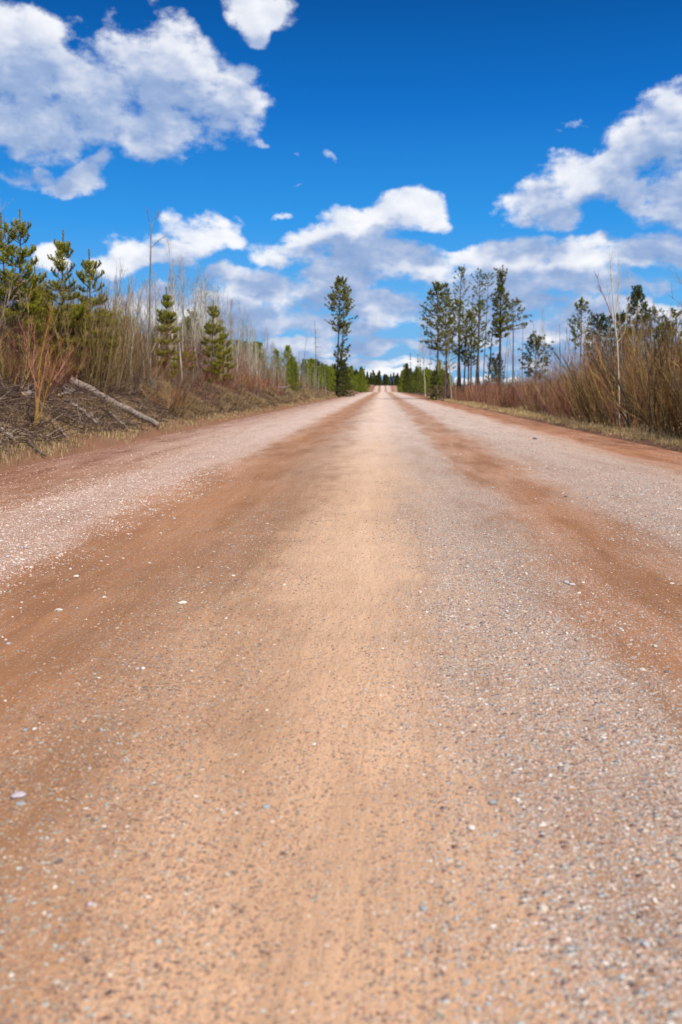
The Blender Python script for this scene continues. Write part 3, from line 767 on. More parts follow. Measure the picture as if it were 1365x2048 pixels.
def young_pine(px, top, Y, label, wid=.30, z0=.10, leaders=None, step=.40):
    tp = at(px, top, Y); x = tp.x; zb = gz(x, Y); H = tp.z - zb
    e = empty('young_pine', (x, Y, zb), rng.uniform(0, 6.28)); tag(e, label, 'pine', 'young pines on the left bank')
    tr = polyline(np.array([[0, 0, -.2]]), np.array([[rng.normal(0, .01), rng.normal(0, .01), 1]]), np.array([H - .5]), 10, 0, .008)
    MB().tubes(tr, np.linspace(.018 * H * .62, .016, 10)[None], 7, 0, [.5]).build('trunk', M_PBARK, e)
    top_p = Vector(tr[0, -1])
    link('leader', LEAD, e, top_p, (rng.normal(0, .03), rng.normal(0, .03), 0), (1, 1, H + .0 - top_p.z))
    z = H - .62; a0 = 0
    while z > z0 * H:
        t = (H - z) / H
        wid_ = wid * .80; L = min(.26 + wid_ * H * (t ** .82), wid_ * H * .92) * (1 if t < .75 else 1 - (t - .75) * .8)
        n = 4 if t < .12 else 5 + (rng.uniform() < .6) + (t > .3)
        a0 += rng.uniform(.3, 1.2)
        for k in range(n):
            a = a0 + k * 6.283 / n + rng.normal(0, .15)
            p, _ = along(tr, np.zeros(1, int), np.array([min((z + rng.normal(0, .05) + .2) / (H - .5), 1.0)]))
            el_ = (.62 - 1.0 * min(t * 1.5, .75)) + rng.normal(0, .16)
            bi = min(5, int(t * 7 + rng.uniform(0, 1.5)))
            s = L * rng.uniform(.72, 1.12)
            th = min(1.35, max(.75, s ** .45))   # shoots keep their size on long and short boughs
            link('branch', BR[bi], e, p[0], (rng.normal(0, .2), -el_, a), (s, th, th))
        z -= step * (1 + .25 * rng.normal()) if t > .15 else step * .9
    return e
young_pine(28, 417, 31, 'tallest young pine on the left bank, long pale leader at the left picture edge', .25)
young_pine(10, 426, 32.5, 'young pine at the very left edge, its leader beside the tallest pine', .24)
young_pine(118, 461, 32, 'middle of the three big young pines, thin spire with open boughs', .20)
young_pine(178, 500, 33, 'right one of the three big young pines, short spire with thick yellow-green boughs', .24)
young_pine(68, 531, 36, 'slim young pine half hidden between the tallest and the middle pine', .17)
young_pine(91, 559, 38, 'small young pine just left of the middle big pine', .2)
young_pine(148, 590, 38, 'low young pine in the gap between the middle and the right big pine', .3)
young_pine(45, 600, 40, 'bushy young pine filling the gap behind the left edge pines', .32)
young_pine(226, 606, 40, 'small young pine behind the olive willow, right of the three big pines', .28)
young_pine(331, 574, 46, 'slender young pine rising from the shrubs right of the tall bare aspen', .165)
young_pine(421, 600, 55, 'young pine with thin spire among pale aspens on the left', .18)
young_pine(446, 655, 58, 'shorter young pine leaning on the right side of the thin spire pine', .22)
young_pine(372, 690, 52, 'low green young pine between the two spired pines', .35)

# ------------------------------------------------------------------ tall old pines
# meshes are built per tree for the clusters, so that every silhouette is its own
def tall(px, bx, top, Y, z0, prof, label, cat='pine', name='tall_pine', mat=None, bark=None, group='tall pines above the shrubs', **k):
    tp = at(px, top, Y); b = at(bx, 790, Y); zb = gz(b.x, Y); H = tp.z - zb
    r0 = k.pop('r0', .011 * H)
    tr, cr, _ = conifer(H, r0, z0, prof, **k)
    e = empty(name, (b.x, Y, zb)); e.rotation_euler = (0, math.atan2(tp.x - b.x, H), 0)
    tr.build('trunk', bark or M_PBARK, e, True); cr.build('crown', [mat or M_TALL, M_DBARK], e)
    return tag(e, label, cat, group)
cone = lambda w, p=.8: (lambda t: .25 + w * (1 - t) ** p)
bell = lambda w: (lambda t: .3 + w * math.sin(math.pi * min(1, .12 + t * .85)) ** .8)
flat_ = lambda w: (lambda t: .3 + w * (1 - max(0, t - .3) ** 2 * 1.6))
LPG = 'tall old pines left of the road'
tall(681, 674, 563, 150, .56, bell(2.3), 'tall pine with bare lower trunk left of the road, left one of the pair', whorl=.42, per=5, tufts=11, npt=18, ln=.28, wd=.065, sparse=.1, dead=14, group=LPG, r0=.17, bark=M_DBARK, wob=.006)
tall(693, 679, 580, 152, .30, lambda t: .5 + 1.5 * abs(math.sin(t * 11)) * (.6 + .4 * t), 'tall pine with foliage clumps down its trunk, right one of the left pair', whorl=.5, per=4, tufts=8, npt=16, ln=.28, wd=.06, sparse=.45, dead=10, group=LPG, r0=.15, bark=M_DBARK)
tall(686, 686, 722, 149, .04, cone(1.5, .6), 'dark dense spruce at the foot of the tall pair left of the road', cat='spruce', name='spruce', mat=M_SPRUCE, whorl=.22, per=8, tufts=9, npt=12, ln=.2, wd=.05, elev=-.2, upc=.1, group=LPG)
RG = 'tall pines in the clump right of the road'
TP = [
 (880,875,572,110,.45,bell(1.75),'dense dark green pine at the left end of the right hand clump',dict(per=6,tufts=9,npt=15,sparse=.05,whorl=.33,elev=-.05,dead=25)),
 (891,896,567,118,.40,cone(1.3,.5),'sparse pine close behind the dense left end pine of the right clump',dict(per=4,tufts=7,npt=12,sparse=.3,whorl=.45,dead=25)),
 (900,889,600,116,.25,cone(1.2,.5),'brownish thin pine in the left half of the right clump with twiggy lower trunk',dict(per=4,tufts=5,npt=10,sparse=.3,whorl=.5,dead=30)),
 (924,917,537,120,.62,flat_(1.3),'highest pine of the right clump with wide airy top',dict(per=4,tufts=5,npt=11,sparse=.35,whorl=.6,elev=.25,r0=.19,dead=12)),
 (913,923,608,117,.48,bell(1.25),'pine with dense middle crown just below the highest one',dict(per=5,tufts=8,npt=13,sparse=.1,whorl=.4,dead=14)),
 (928,929,620,122,.42,bell(.9),'slim pine directly right of the highest pine trunk',dict(per=4,tufts=6,npt=12,sparse=.3,whorl=.45,dead=10)),
 (939,937,632,118,.42,bell(1.1),'short pine with small round crown in the middle of the right clump',dict(per=5,tufts=7,npt=12,sparse=.2,whorl=.42,dead=8)),
 (948,942,594,124,.6,bell(.9),'grey thin pine with see-through top in the middle of the right clump',dict(per=4,tufts=4,npt=8,sparse=.4,whorl=.55,dead=10)),
 (962,956,544,121,.70,flat_(1.25),'tall pine with feathery pointed top right of the clump centre',dict(per=4,tufts=6,npt=11,sparse=.25,whorl=.5,elev=.2,dead=8)),
 (972,966,546,126,.86,bell(.8),'very thin leaning pine with only a tiny top tuft',dict(per=4,tufts=6,npt=10,sparse=.2,whorl=.5,r0=.08,dead=4)),
 (961,951,606,119,.52,bell(1.15),'pine with thick middle crown below the feathery topped one',dict(per=5,tufts=8,npt=13,sparse=.15,whorl=.4,dead=12)),
 (1001,1000,552,112,.50,lambda t: .45+.75*abs(math.sin(t*7.5+.6)),'straight dark trunked pine with narrow column crown right of the gap',dict(per=6,tufts=8,npt=13,sparse=.1,whorl=.32,r0=.19,dead=12,bark=M_DBARK)),
 (989,974,627,114,.50,bell(.6),'leaning pine with a thin scruffy crown before the straight dark one',dict(per=3,tufts=5,npt=10,sparse=.4,whorl=.4,r0=.11,dead=10,bark=M_DBARK)),
 (1028,1026,607,115,.74,flat_(1.6),'pine with umbrella shaped crown at the right end of the clump',dict(per=6,tufts=8,npt=13,sparse=.05,whorl=.36,elev=-.05,r0=.11)),
 (1162,1161,607,95,.52,bell(1.1),'lone thin pine with oval crown above the right willows',dict(per=5,tufts=6,npt=11,sparse=.2,whorl=.42,r0=.08,dead=12)),
 (1150,1151,640,98,.75,bell(.6),'scrawny pine with tiny crown left of the lone thin pine',dict(per=3,tufts=4,npt=9,sparse=.3,whorl=.5,r0=.05,dead=20)),
 (1354,1352,627,55,.30,bell(1.1),'pine with ragged boughs at the right picture edge',dict(per=4,tufts=8,npt=14,sparse=.3,whorl=.4,dead=14)),
 (1337,1338,648,60,.2,bell(.8),'small ragged pine just left of the one at the right picture edge',dict(per=4,tufts=7,npt=12,sparse=.3,whorl=.4,dead=14)),
 (1072,1073,682,62,.45,bell(.85),'small dark bushy pine sticking out above the red willows',dict(per=6,tufts=8,npt=14,sparse=0,whorl=.25,mat=M_SPRUCE,elev=.3)),
]
for (px, bx, top, Y, z0, pf, lab, k) in TP:
    ln = .24 if Y > 90 else .16
    k = dict(k); k['npt'] = int(k.get('npt', 14) * 1.2); k['tufts'] = int(k.get('tufts', 7) * 1.1)
    kw = dict(ln=ln * .9, wd=ln * .20); kw.update(k)
    tall(px, bx, top, Y, z0, pf, lab, group=RG if px < 1060 else 'pines above the right willows', **kw)
SP = [
 (1277,1276,582,48,.1,cone(1.35,.85),'pointed dark spruce standing highest behind the right willows'),
 (1206,1206,636,60,.1,cone(1.1,.6),'dense small spruce left of the pale forked sapling'),
 (1191,1191,630,66,.2,cone(.9,.6),'faint thin spruce left of the dense small one'),
 (1239,1240,634,58,.1,cone(1.0,.6),'small spruce right behind the pale forked sapling'),
 (1307,1307,627,50,.05,cone(1.5,.5),'broad dark spruce right of the pointed one'),
 (1325,1325,655,52,.05,cone(1.2,.6),'low dark spruce right of the broad one'),
 (1255,1255,660,62,.05,cone(1.2,.6),'low spruce in the gap left of the pointed spruce'),
 (861,861,699,170,.1,(lambda t: .10 + .45 * (1 - t)),'narrow dark spruce left of the right pine clump'),
 (843,843,716,190,.1,(lambda t: .10 + .45 * (1 - t)),'little spruce above the bright pines right of the road'),
 (835,835,709,195,.3,(lambda t: .10 + .45 * (1 - t)),'thin spruce at the left of the little one right of the road'),
 (822,822,706,215,.2,(lambda t: .10 + .45 * (1 - t)),'slim grey green spruce first to rise right of the road gap'),
 (872,872,744,108,.05,cone(.6,.6),'low dark spruce at the left foot of the right pine clump'),
 (985,985,716,140,.1,cone(1.2,.6),'small spruce behind the leaning pine in the right clump gap'),
 (997,994,712,150,.1,cone(1.0,.6),'spruce behind the straight dark trunk in the right clump'),
]
for (px, bx, top, Y, z0, pf, lab) in SP:
    far = Y > 90
    thin = Y > 165
    tall(px, bx, top, Y, z0, pf, lab, 'spruce', 'spruce', M_SPRUCE, M_DBARK, 'spruces right of the road', whorl=.8 if thin else .26 if not far else .4, per=3 if thin else 8, tufts=3 if thin else 9, npt=7 if thin else 10, ln=.13 if not far else .18, wd=.026 if not far else .05, elev=-.12, upc=.35, r0=.05)

# ------------------------------------------------------------------ dead snags and bare trunks
def snag(px, bx, top, Y, r, label, nbr=20, bl=.7, mat=None, name='dead_tree', side=0):
    tp = at(px, top, Y); b = at(bx, 790, Y); zb = gz(b.x, Y); H = tp.z - zb
    tr = polyline(np.array([[0, 0, -.2]]), np.array([[0, 0, 1.0]]), np.array([H + .2]), 9, 0, .012)
    e = empty(name, (b.x, Y, zb)); e.rotation_euler = (0, math.atan2(tp.x - b.x, H), 0)
    MB().tubes(tr, r * np.linspace(1, .2, 9)[None], 6, 0, [rng.uniform()]).build('trunk', mat or M_SNAG, e, True)
    t = rng.uniform(.35, .98, nbr); p, _ = along(tr, np.zeros(nbr, int), t); a = rng.uniform(0, 6.28, nbr) if not side else rng.normal(0, .8, nbr)
    br = polyline(p, np.stack([np.cos(a), np.sin(a), rng.uniform(-.3, .3, nbr)], 1), bl * (1.2 - t) * rng.uniform(.4, 1.4, nbr), 4, -.15, .08)
    MB().tubes(br, np.array([.018, .013, .009, .004])[None] * np.ones((nbr, 1)) * (r / .08), 3, 0, rng.uniform(0, 1, nbr)).build('branches', mat or M_SNAG, e)
    return tag(e, label, 'dead tree', 'bare dead trunks above the shrubs')
snag(632, 632, 640, 140, .10, 'bare dead tree with short right hand twigs left of the tall pair', 34, 2.2, side=1)
snag(608, 603, 668, 130, .06, 'thin leaning dead pole left of the bare dead tree', 12, 1.0)
snag(655, 656, 722, 150, .05, 'short dead stick among the young pines beside the tall pair', 10, .8)
snag(1043, 1045, 646, 110, .06, 'bare pole right of the umbrella crowned pine', 16, .8)
snag(1015, 1036, 655, 118, .05, 'grey pole leaning left behind the umbrella crowned pine', 8, .5)
snag(1021, 1005, 650, 116, .05, 'dark pole leaning right at the foot of the umbrella crowned pine', 8, .5)
snag(1060, 1062, 662, 100, .04, 'slim bare pole left of the small dark bushy pine', 16, .9)
snag(1074, 1074, 650, 80, .035, 'bare spike rising out of the small dark bushy pine', 20, .8)
snag(1123, 1122, 648, 90, .05, 'bare dead pole in the middle of the gap over the right willows', 20, .7)
snag(1135, 1136, 668, 95, .035, 'short dead pole right of the mid gap dead pole', 16, .7)
snag(955, 953, 690, 128, .05, 'short broken stem inside the right pine clump', 8, .6)
snag(983, 984, 690, 130, .04, 'thin broken stem beside the leaning pine', 8, .6)
# birches with white trunks
def birch(px, bx, top, Y, r, label, nb=22, mat=None, **k):
    tp = at(px, top, Y); b = at(bx, 790, Y); zb = gz(b.x, Y); H = tp.z - zb
    t_, c_ = aspen(H, r, nb, **k)
    e = empty('aspen', (b.x, Y, zb), 0); e.rotation_euler = (0, math.atan2(tp.x - b.x, H), 0)
    t_.build('trunk', mat or M_ASPEN, e, True); c_.build('twigs', M_ATWIG, e)
    return tag(e, label, 'aspen', 'bare aspens')
birch(905, 904, 660, 100, .065, 'white trunked bare aspen before the left half of the right pine clump', z0=.4)
birch(1009, 1014, 661, 108, .08, 'white bare aspen with bent trunk right of the straight dark pine', z0=.5)
birch(849, 851, 645, 160, .09, 'pale bare aspen with spreading twigs left of the right pine clump', nb=40, blen=.3)
birch(364, 366, 470, 48, .055, 'second tallest bare aspen, pale trunk between the two spired pines', nb=34, z0=.35, blen=.13)
birch(266, 264, 560, 37, .085, 'white crooked aspen trunk left of the tallest bare aspen', nb=24, wav=.05, blen=.3)
birch(259, 268, 600, 37.5, .05, 'thin aspen stem forking off beside the white crooked aspen', nb=14, wav=.05)
birch(233, 230, 525, 42, .045, 'thin grey aspen right of the three big pines', nb=26, blen=.2)
birch(337, 338, 515, 50, .04, 'thin aspen above the slender young pine', nb=26, blen=.14)
birch(347, 349, 512, 52, .045, 'aspen just right of the thin one above the slender young pine', nb=26, blen=.14)
birch(-75, -90, 330, 22, .06, 'bare aspen off the left edge whose thin twigs reach into the sky', nb=26, blen=.32, up=-.1)

# ------------------------------------------------------------------ bare aspens filling the left side
APOOL = []
for k in range(9):
    t_, c_ = aspen(7.0, .045 + .012 * (k % 3), 34 + 4 * (k % 4), z0=.22, twig=5, wav=.016, blen=.17)
    APOOL.append((t_.mesh('trunk', M_ASPEN), c_.mesh('twigs', M_ATWIG)))
LINE = [(190, 560), (215, 545), (250, 540), (290, 560), (330, 520), (360, 505), (385, 520), (420, 545), (460, 590), (500, 625), (540, 665), (580, 690), (620, 712), (660, 730)]
def topline(px): return float(np.interp(px, [a for a, _ in LINE], [b for _, b in LINE]))
def left_of(px):
    for lim, w in ((235, 'beside the right big young pine'), (300, 'left of the tallest bare aspen'), (345, 'around the slender young pine'), (400, 'between the two spired young pines'),
                   (450, 'around the thin spire pine'), (510, 'right of the thin spire pine'), (570, 'above the reddish shrubs of the left bank'), (640, 'left of the bare dead tree')):
        if px < lim: return w
    return 'near the tall pair left of the road'
BACK = []
cnt = {}
ORD = ['first', 'second', 'third', 'fourth', 'fifth', 'sixth', 'seventh', 'eighth', 'ninth', 'tenth', 'eleventh', 'twelfth', 'thirteenth', 'fourteenth', 'fifteenth', 'sixteenth', 'seventeenth', 'eighteenth', 'nineteenth', 'twentieth']
spots = []
for px in np.concatenate([np.linspace(205, 640, 88), np.linspace(400, 650, 70)]):
    px = px + rng.normal(0, 5)
    Y = float(np.interp(px, [200, 300, 400, 500, 600, 650], [42, 46, 56, 76, 108, 130])) * rng.uniform(.95, 1.35)
    spots.append((px, Y))
spots.sort()
for i, (px, Y) in enumerate(spots):
    tp = at(px, topline(px) + abs(rng.normal(0, 24)) + (Y * 0), Y); zb = gz(tp.x, Y); H = max(2.5, tp.z - zb)
    w = left_of(px); cnt[w] = cnt.get(w, 0) + 1
    T_, C_ = APOOL[i % len(APOOL)]
    place_tree('aspen', T_, C_, (tp.x, Y, zb), rng.uniform(0, 6.28), (H / 7 * rng.uniform(.8, 1), H / 7 * rng.uniform(.8, 1), H / 7), f'slender bare aspen {w}, {(ORD[cnt[w] - 1] + " from the left there") if cnt[w] < 21 else "in the dense right part"}', 'aspen', 'bare aspens on the left bank', (rng.normal(0, .035), rng.normal(0, .035)), 'twigs')
for i in range(46):
    px = rng.uniform(140, 600); Y = float(np.interp(px, [140, 300, 450, 600], [46, 58, 80, 125])) * rng.uniform(1, 1.35)
    BACK.append((px, float(np.interp(px, [140, 300, 400, 500, 600], [640, 665, 655, 690, 722])) + rng.normal(0, 14), Y))
# a few thin saplings right, above the willows
for i, (px, top, Y) in enumerate([(1085, 640, 60), (1096, 612, 58), (1104, 632, 62), (1112, 660, 55), (1058, 690, 70), (1130, 650, 66), (1045, 700, 75), (1172, 640, 52), (1180, 655, 54), (1150, 690, 50), (1215, 620, 44), (1262, 560, 36), (1290, 600, 38), (1300, 590, 37), (1312, 640, 42), (1140, 690, 58), (1226, 640, 45), (1068, 655, 66)]):
    tp = at(px, top, Y); zb = gz(tp.x, Y); H = tp.z - zb
    T_, C_ = APOOL[(i * 2) % len(APOOL)]
    e = place_tree('sapling', T_, C_, (tp.x, Y, zb), rng.uniform(0, 6.28), (H / 7 * .55, H / 7 * .55, H / 7), f'thin reddish bare sapling above the right willows, {ORD[i]} along that row', 'sapling', 'thin saplings above the right willows', (rng.normal(0, .06), rng.normal(0, .06)), 'twigs')

# the pale forked sapling on the right
def custom_tree(name, stems, Y, mat, label, cat, twn=5):
    """stems: lists of photograph points with radii in metres"""
    b = stems[0][0][0]; p0 = at(b[0], b[1], Y); zb = gz(p0.x, Y)
    e = empty(name, (p0.x, Y, zb)); tag(e, label, cat)
    for k, (path, r0, r1, nm, mm) in enumerate(stems):
        dy = rng.normal(0, .06) if k else 0.0
        pts = np.array([list(at(x, y, Y + dy * j) - Vector((p0.x, Y, zb))) for j, (x, y) in enumerate(path)])
        if k == 0: pts[0, 2] = -.15
        # resample smoothly
        t = np.linspace(0, len(pts) - 1, 9); sm_ = np.stack([np.interp(t, np.arange(len(pts)), pts[:, c]) for c in range(3)], 1)[None]
        mb = MB().tubes(sm_, np.linspace(r0, r1, 9)[None], 6, 0, [.8])
        n = twn * len(path); pp, dd = along(sm_, np.zeros(n, int), rng.uniform(.3, 1, n))
        mb.tubes(polyline(pp, unit(dd + rdir(n) * .5), rng.uniform(.1, .4, n), 4, .3, .06), np.array([.006, .005, .004, .002])[None] * np.ones((n, 1)), 3, 0, rng.uniform(0, 1, n))
        mb.build(nm, mm or mat, e, True)
    return e
M_PALE = veg('pale_sapling_bark', (.42, .36, .22), (.55, .50, .36), var=.1)
custom_tree('forked_sapling', [
 ([(1240, 860), (1238, 780), (1237, 730), (1235, 685), (1231, 655), (1230, 632)], .030, .022, 'trunk', None),
 ([(1230, 632), (1227, 600), (1224, 560), (1220, 505)], .028, .006, 'limb', None),
 ([(1230, 632), (1236, 605), (1238, 570), (1237, 509)], .024, .005, 'limb', None),
 ([(1227, 640), (1214, 605), (1202, 580), (1194, 550)], .02, .005, 'limb', M_RED),
 ([(1235, 685), (1244, 674), (1250, 664), (1256, 610), (1259, 545)], .016, .004, 'limb', None),
 ([(1231, 660), (1222, 620), (1215, 575)], .012, .004, 'limb', None)], 33.5, M_PALE, 'pale yellowish forked sapling rising high out of the right willows', 'sapling')
custom_tree('leaning_stem', [([(1264, 840), (1252, 795), (1240, 768), (1226, 742), (1212, 715)], .045, .018, 'trunk', None)], 31.5, M_DBARK, 'dark thick stem leaning left inside the right willows', 'tree', 4)
custom_tree('upright_stem', [([(1303, 840), (1300, 780), (1297, 735), (1290, 690), (1287, 660)], .025, .010, 'trunk', None)], 29.5, M_DBARK, 'dark thin upright stem in the willows right of the leaning one', 'tree', 5)
custom_tree('aspen', [
 ([(302, 800), (300, 700), (300, 620), (301, 560), (302, 495), (303, 455)], .062, .026, 'trunk', None),
 ([(303, 455), (308, 442), (315, 432), (319, 424)], .02, .007, 'limb', None),
 ([(303, 455), (300, 444), (298, 432), (297, 422)], .014, .005, 'limb', None),
 ([(302, 497), (310, 489), (318, 481), (327, 475)], .014, .005, 'limb', None)], 44, M_SNAG, 'tallest bare aspen on the left, straight grey trunk with forked twiggy top', 'aspen', 3)
M_OST = veg('lichen_orange_bark', (.20, .09, .025), (.32, .16, .04), (.32, .19, .05), var=.1)
def bank_pt(px, py, Y0=14, Y1=90):
    """where the ray of a pixel first meets the ground"""
    Y = Y0
    while Y < Y1:
        p = at(px, py, Y)
        if p.z < gz(p.x, p.y): return p
        Y += .1
    return at(px, py, Y1)
q = bank_pt(70, 862); 
custom_tree('orange_willow', [
 ([(66, 866), (73, 830), (77, 790), (78, 750), (84, 700), (96, 655), (104, 620)], .030, .007, 'stem', None),
 ([(70, 866), (80, 835), (88, 800), (98, 770), (110, 735), (122, 690)], .022, .005, 'stem', None),
 ([(74, 830), (71, 780), (66, 730), (70, 680), (60, 640)], .015, .004, 'stem', M_RED),
 ([(78, 790), (90, 740), (92, 700), (110, 650)], .014, .004, 'stem', M_RED),
 ([(74, 850), (78, 800), (86, 752), (94, 728), (104, 700)], .013, .004, 'stem', None),
 ([(77, 780), (62, 740), (52, 700), (46, 660)], .014, .003, 'stem', M_RED),
 ([(88, 800), (104, 765), (126, 735), (140, 700)], .014, .003, 'stem', M_RED)], q.y, M_OST, 'orange stemmed willow with red twigs at the bottom of the left bank', 'willow', 9)

# ------------------------------------------------------------------ willow shrubs along both sides
def pool(mat, n, spec):
    out = []
    for k in range(n):
        a, b = shrub(**spec(k)); out.append((a.mesh('stems', mat), b.mesh('twigs', mat)))
    return out
POOLS = {
 'red': pool(M_RED, 5, lambda k: dict(H=3.0, n=34, spread=.8, twigs=13, r0=.011, base_r=.5, sub=2, up=.35)),
 'olive': pool(M_OLIVE, 5, lambda k: dict(H=3.0, n=30, spread=.8, twigs=13, r0=.014, base_r=.45, sub=2, up=.35)),
 'orange': pool(M_ORANGE, 4, lambda k: dict(H=3.0, n=28, spread=.7, twigs=13, r0=.013, base_r=.45, sub=2, up=.4)),
 'grey': pool(M_GREY, 4, lambda k: dict(H=3.0, n=26, spread=.75, twigs=14, r0=.012, base_r=.45, sub=2, up=.35)),
}
pi_ = {k: 0 for k in POOLS}
used = {}
def put_shrub(kind, x, y, H, label, group, wide=1.0):
    T_, C_ = POOLS[kind][pi_[kind] % len(POOLS[kind])]; pi_[kind] += 1
    s = H / 2.75
    return place_tree('willow_shrub', T_, C_, (x, y, gz(x, y)), rng.uniform(0, 6.28), (s * wide * rng.uniform(.9, 1.15), s * wide * rng.uniform(.9, 1.15), s), label, 'shrub', group, (rng.normal(0, .06), rng.normal(0, .06)), 'twigs')
CW = {'red': 'reddish', 'olive': 'olive brown', 'orange': 'orange stemmed', 'grey': 'grey twiggy'}
def place_words(side, y, row):
    if side == 'right':
        for lim, w in ((24, 'at the right picture edge'), (29, 'below the pointed dark spruce'), (34, 'below the pale forked sapling'), (42, 'below the lone thin pine'), (54, 'below the small dark bushy pine'),
                       (75, 'under the umbrella crowned pine'), (100, 'below the middle of the right pine clump'), (140, 'at the left foot of the right pine clump')):
            if y < lim: return w
        return 'by the far bend of the right verge'
    for lim, w in ((24, 'at the left picture edge'), (31, 'above the long fallen log'), (38, 'behind the lower end of the long log'), (48, 'below the tallest bare aspen'), (60, 'below the thin spire pine'),
                   (80, 'on the grassy part of the left bank'), (110, 'before the pale bent branch'), (150, 'between bright narrow pine and tall pair')):
        if y < lim: return w
    return 'beyond the tall pair'
ROWW = ['front', 'second', 'back', 'rearmost']
def hedge(side, lst, group):
    k_ = {}
    for (kind, x, y, H, wide, row) in lst:
        key = (kind, place_words(side, y, row), row); k_[key] = k_.get(key, 0) + 1
        lab = f'{CW[kind]} willow {key[1]}, {ORD[min(k_[key], 20) - 1]} from camera, {ROWW[row]} row'
        put_shrub(kind, x, y, H, lab, group, wide)
lst = []
for row, (off, h0) in enumerate(((1.7, .92), (2.9, 1.02), (4.6, 1.08), (7.0, 1.1))):
    y = 17.5 + row * 1.2
    while y < 175:
        x = 6.55 + off + rng.normal(0, .3)
        H = float(np.interp(y, [18, 30, 45, 60, 90, 130, 170], [3.7, 3.6, 3.0, 2.25, 2.0, 1.9, 1.6])) * h0 * rng.uniform(.72, 1.18)
        k = rng.choice(['olive', 'orange', 'grey', 'red'], p=[.50, .24, .18, .08] if y < 38 else ([.33, .25, .17, .25] if y < 55 else [.1, .12, .10, .68]))
        lst.append((k, x, y, H, 1.0, row))
        y += float(np.interp(y, [17, 40, 80, 170], [1.15, 1.6, 2.4, 4.2])) * rng.uniform(.8, 1.25) * (1, 1.1, 1.3, 1.6)[row]
right_lst = lst
lst = []
for row, (off, h0) in enumerate(((2.9, .42), (4.2, .8), (5.9, 1.0), (8.2, 1.08))):
    y = 15.5 + row
    while y < 210:
        x = -6.55 - off + rng.normal(0, .35)
        if row == 0 and (y < 36 and rng.uniform() < .75): y += 1.3; continue
        if row == 1 and (y < 31): y += 1.3; continue
        H = float(np.interp(y, [15, 22, 30, 40, 55, 75, 100, 140, 200], [2.2, 2.8, 3.5, 3.7, 3.5, 3.1, 2.8, 2.4, 2.3])) * h0 * rng.uniform(.8, 1.15)
        if row == 0: k = rng.choice(['grey', 'red', 'orange'], p=[.45, .4, .15])
        else: k = rng.choice(['olive', 'orange', 'grey', 'red'], p=[.26, .14, .38, .22] if y < 45 else ([.14, .2, .2, .46] if y < 90 else [.25, .25, .25, .25]))
        lst.append((k, x, y, H, 1.0, row))
        y += float(np.interp(y, [17, 40, 80, 170], [1.25, 1.7, 2.6, 4.6])) * rng.uniform(.8, 1.25) * (1.3, 1.1, 1.3, 1.6)[row]
left_lst = lst
# small shrubs standing on the slope itself
def pxof(x, y): return VPX + x / y * F_PX
for i in range(40):
    y = 15 + 62 * rng.uniform() ** 1.5; x = -7.5 - rng.uniform() * 1.8
    if y < 32 and pxof(x, y) < 100 and rng.uniform() < .6: continue
    if y < 34 and 100 < pxof(x, y) < 340 and rng.uniform() < .9: continue
    left_lst.append((rng.choice(['red', 'grey', 'red', 'orange']), x, y, rng.uniform(.7, 1.5), 1.5, 0))
for i in range(46):
    y = 21 + 26 * rng.uniform(); x = -9.6 - rng.uniform() * 4.5
    left_lst.append((rng.choice(['red', 'grey', 'red', 'olive']), x, y, rng.uniform(1.3, 2.9), 1.15, 1))
keep = lambda y: y < 62
rn, rf = [q for q in right_lst if keep(q[2])], [q for q in right_lst if not keep(q[2])]
ln_, lf_ = [q for q in left_lst if keep(q[2])], [q for q in left_lst if not keep(q[2])]
print('shrubs', len(rn), len(ln_), 'far', len(rf), len(lf_))
hedge('right', rn, 'bare willows along the right verge')
hedge('left', ln_, 'bare willows along the left bank')
for q in range(230):
    y = 34 + 190 * rng.uniform() ** 1.3; x = -14 - rng.uniform() * (3 + y * .05)
    lf_.append((rng.choice(['grey', 'red', 'olive', 'orange']), x, y, float(np.interp(y, [34, 60, 90, 140, 220], [4.6, 5.0, 4.8, 4.4, 4.0])) * rng.uniform(.7, 1.1), 1.0, 0))
for q in range(110):
    y = 40 + 140 * rng.uniform() ** 1.2; x = 16 + rng.uniform() * (4 + y * .06)
    rf.append((rng.choice(['grey', 'red', 'red', 'orange']), x, y, 2.5 * rng.uniform(.7, 1.15), 1.0, 0))
def far_hedge(name, lst, label):
    mats = [M_RED, M_OLIVE, M_ORANGE, M_GREY]; mb = MB()
    for (kind, x, y, H, wide, row) in lst:
        a, b = shrub(H=H * 1.08, n=30, spread=.5, twigs=7, r0=.014, base_r=.75 * H / 2.75, sub=0)
        m = ['red', 'olive', 'orange', 'grey'].index(kind); off = np.array([x, y, gz(x, y)], np.float32)
        for q in (a, b):
            for V, Fc, M_, T_ in zip(q.V, q.Fc, q.M, q.T):
                mb.V.append(V + off); mb.Fc.append(Fc - 0 + mb.n); mb.M.append(np.full(len(Fc), m, np.int32)); mb.T.append(T_)
            mb.n += q.n
    tag(mb.build(name, mats), label, 'shrubs', kind='stuff')
far_hedge('far_willows', rf, 'distant reddish willow thicket running along the right verge')
far_hedge('far_thicket', lf_, 'distant brown willow thicket running along the left bank')
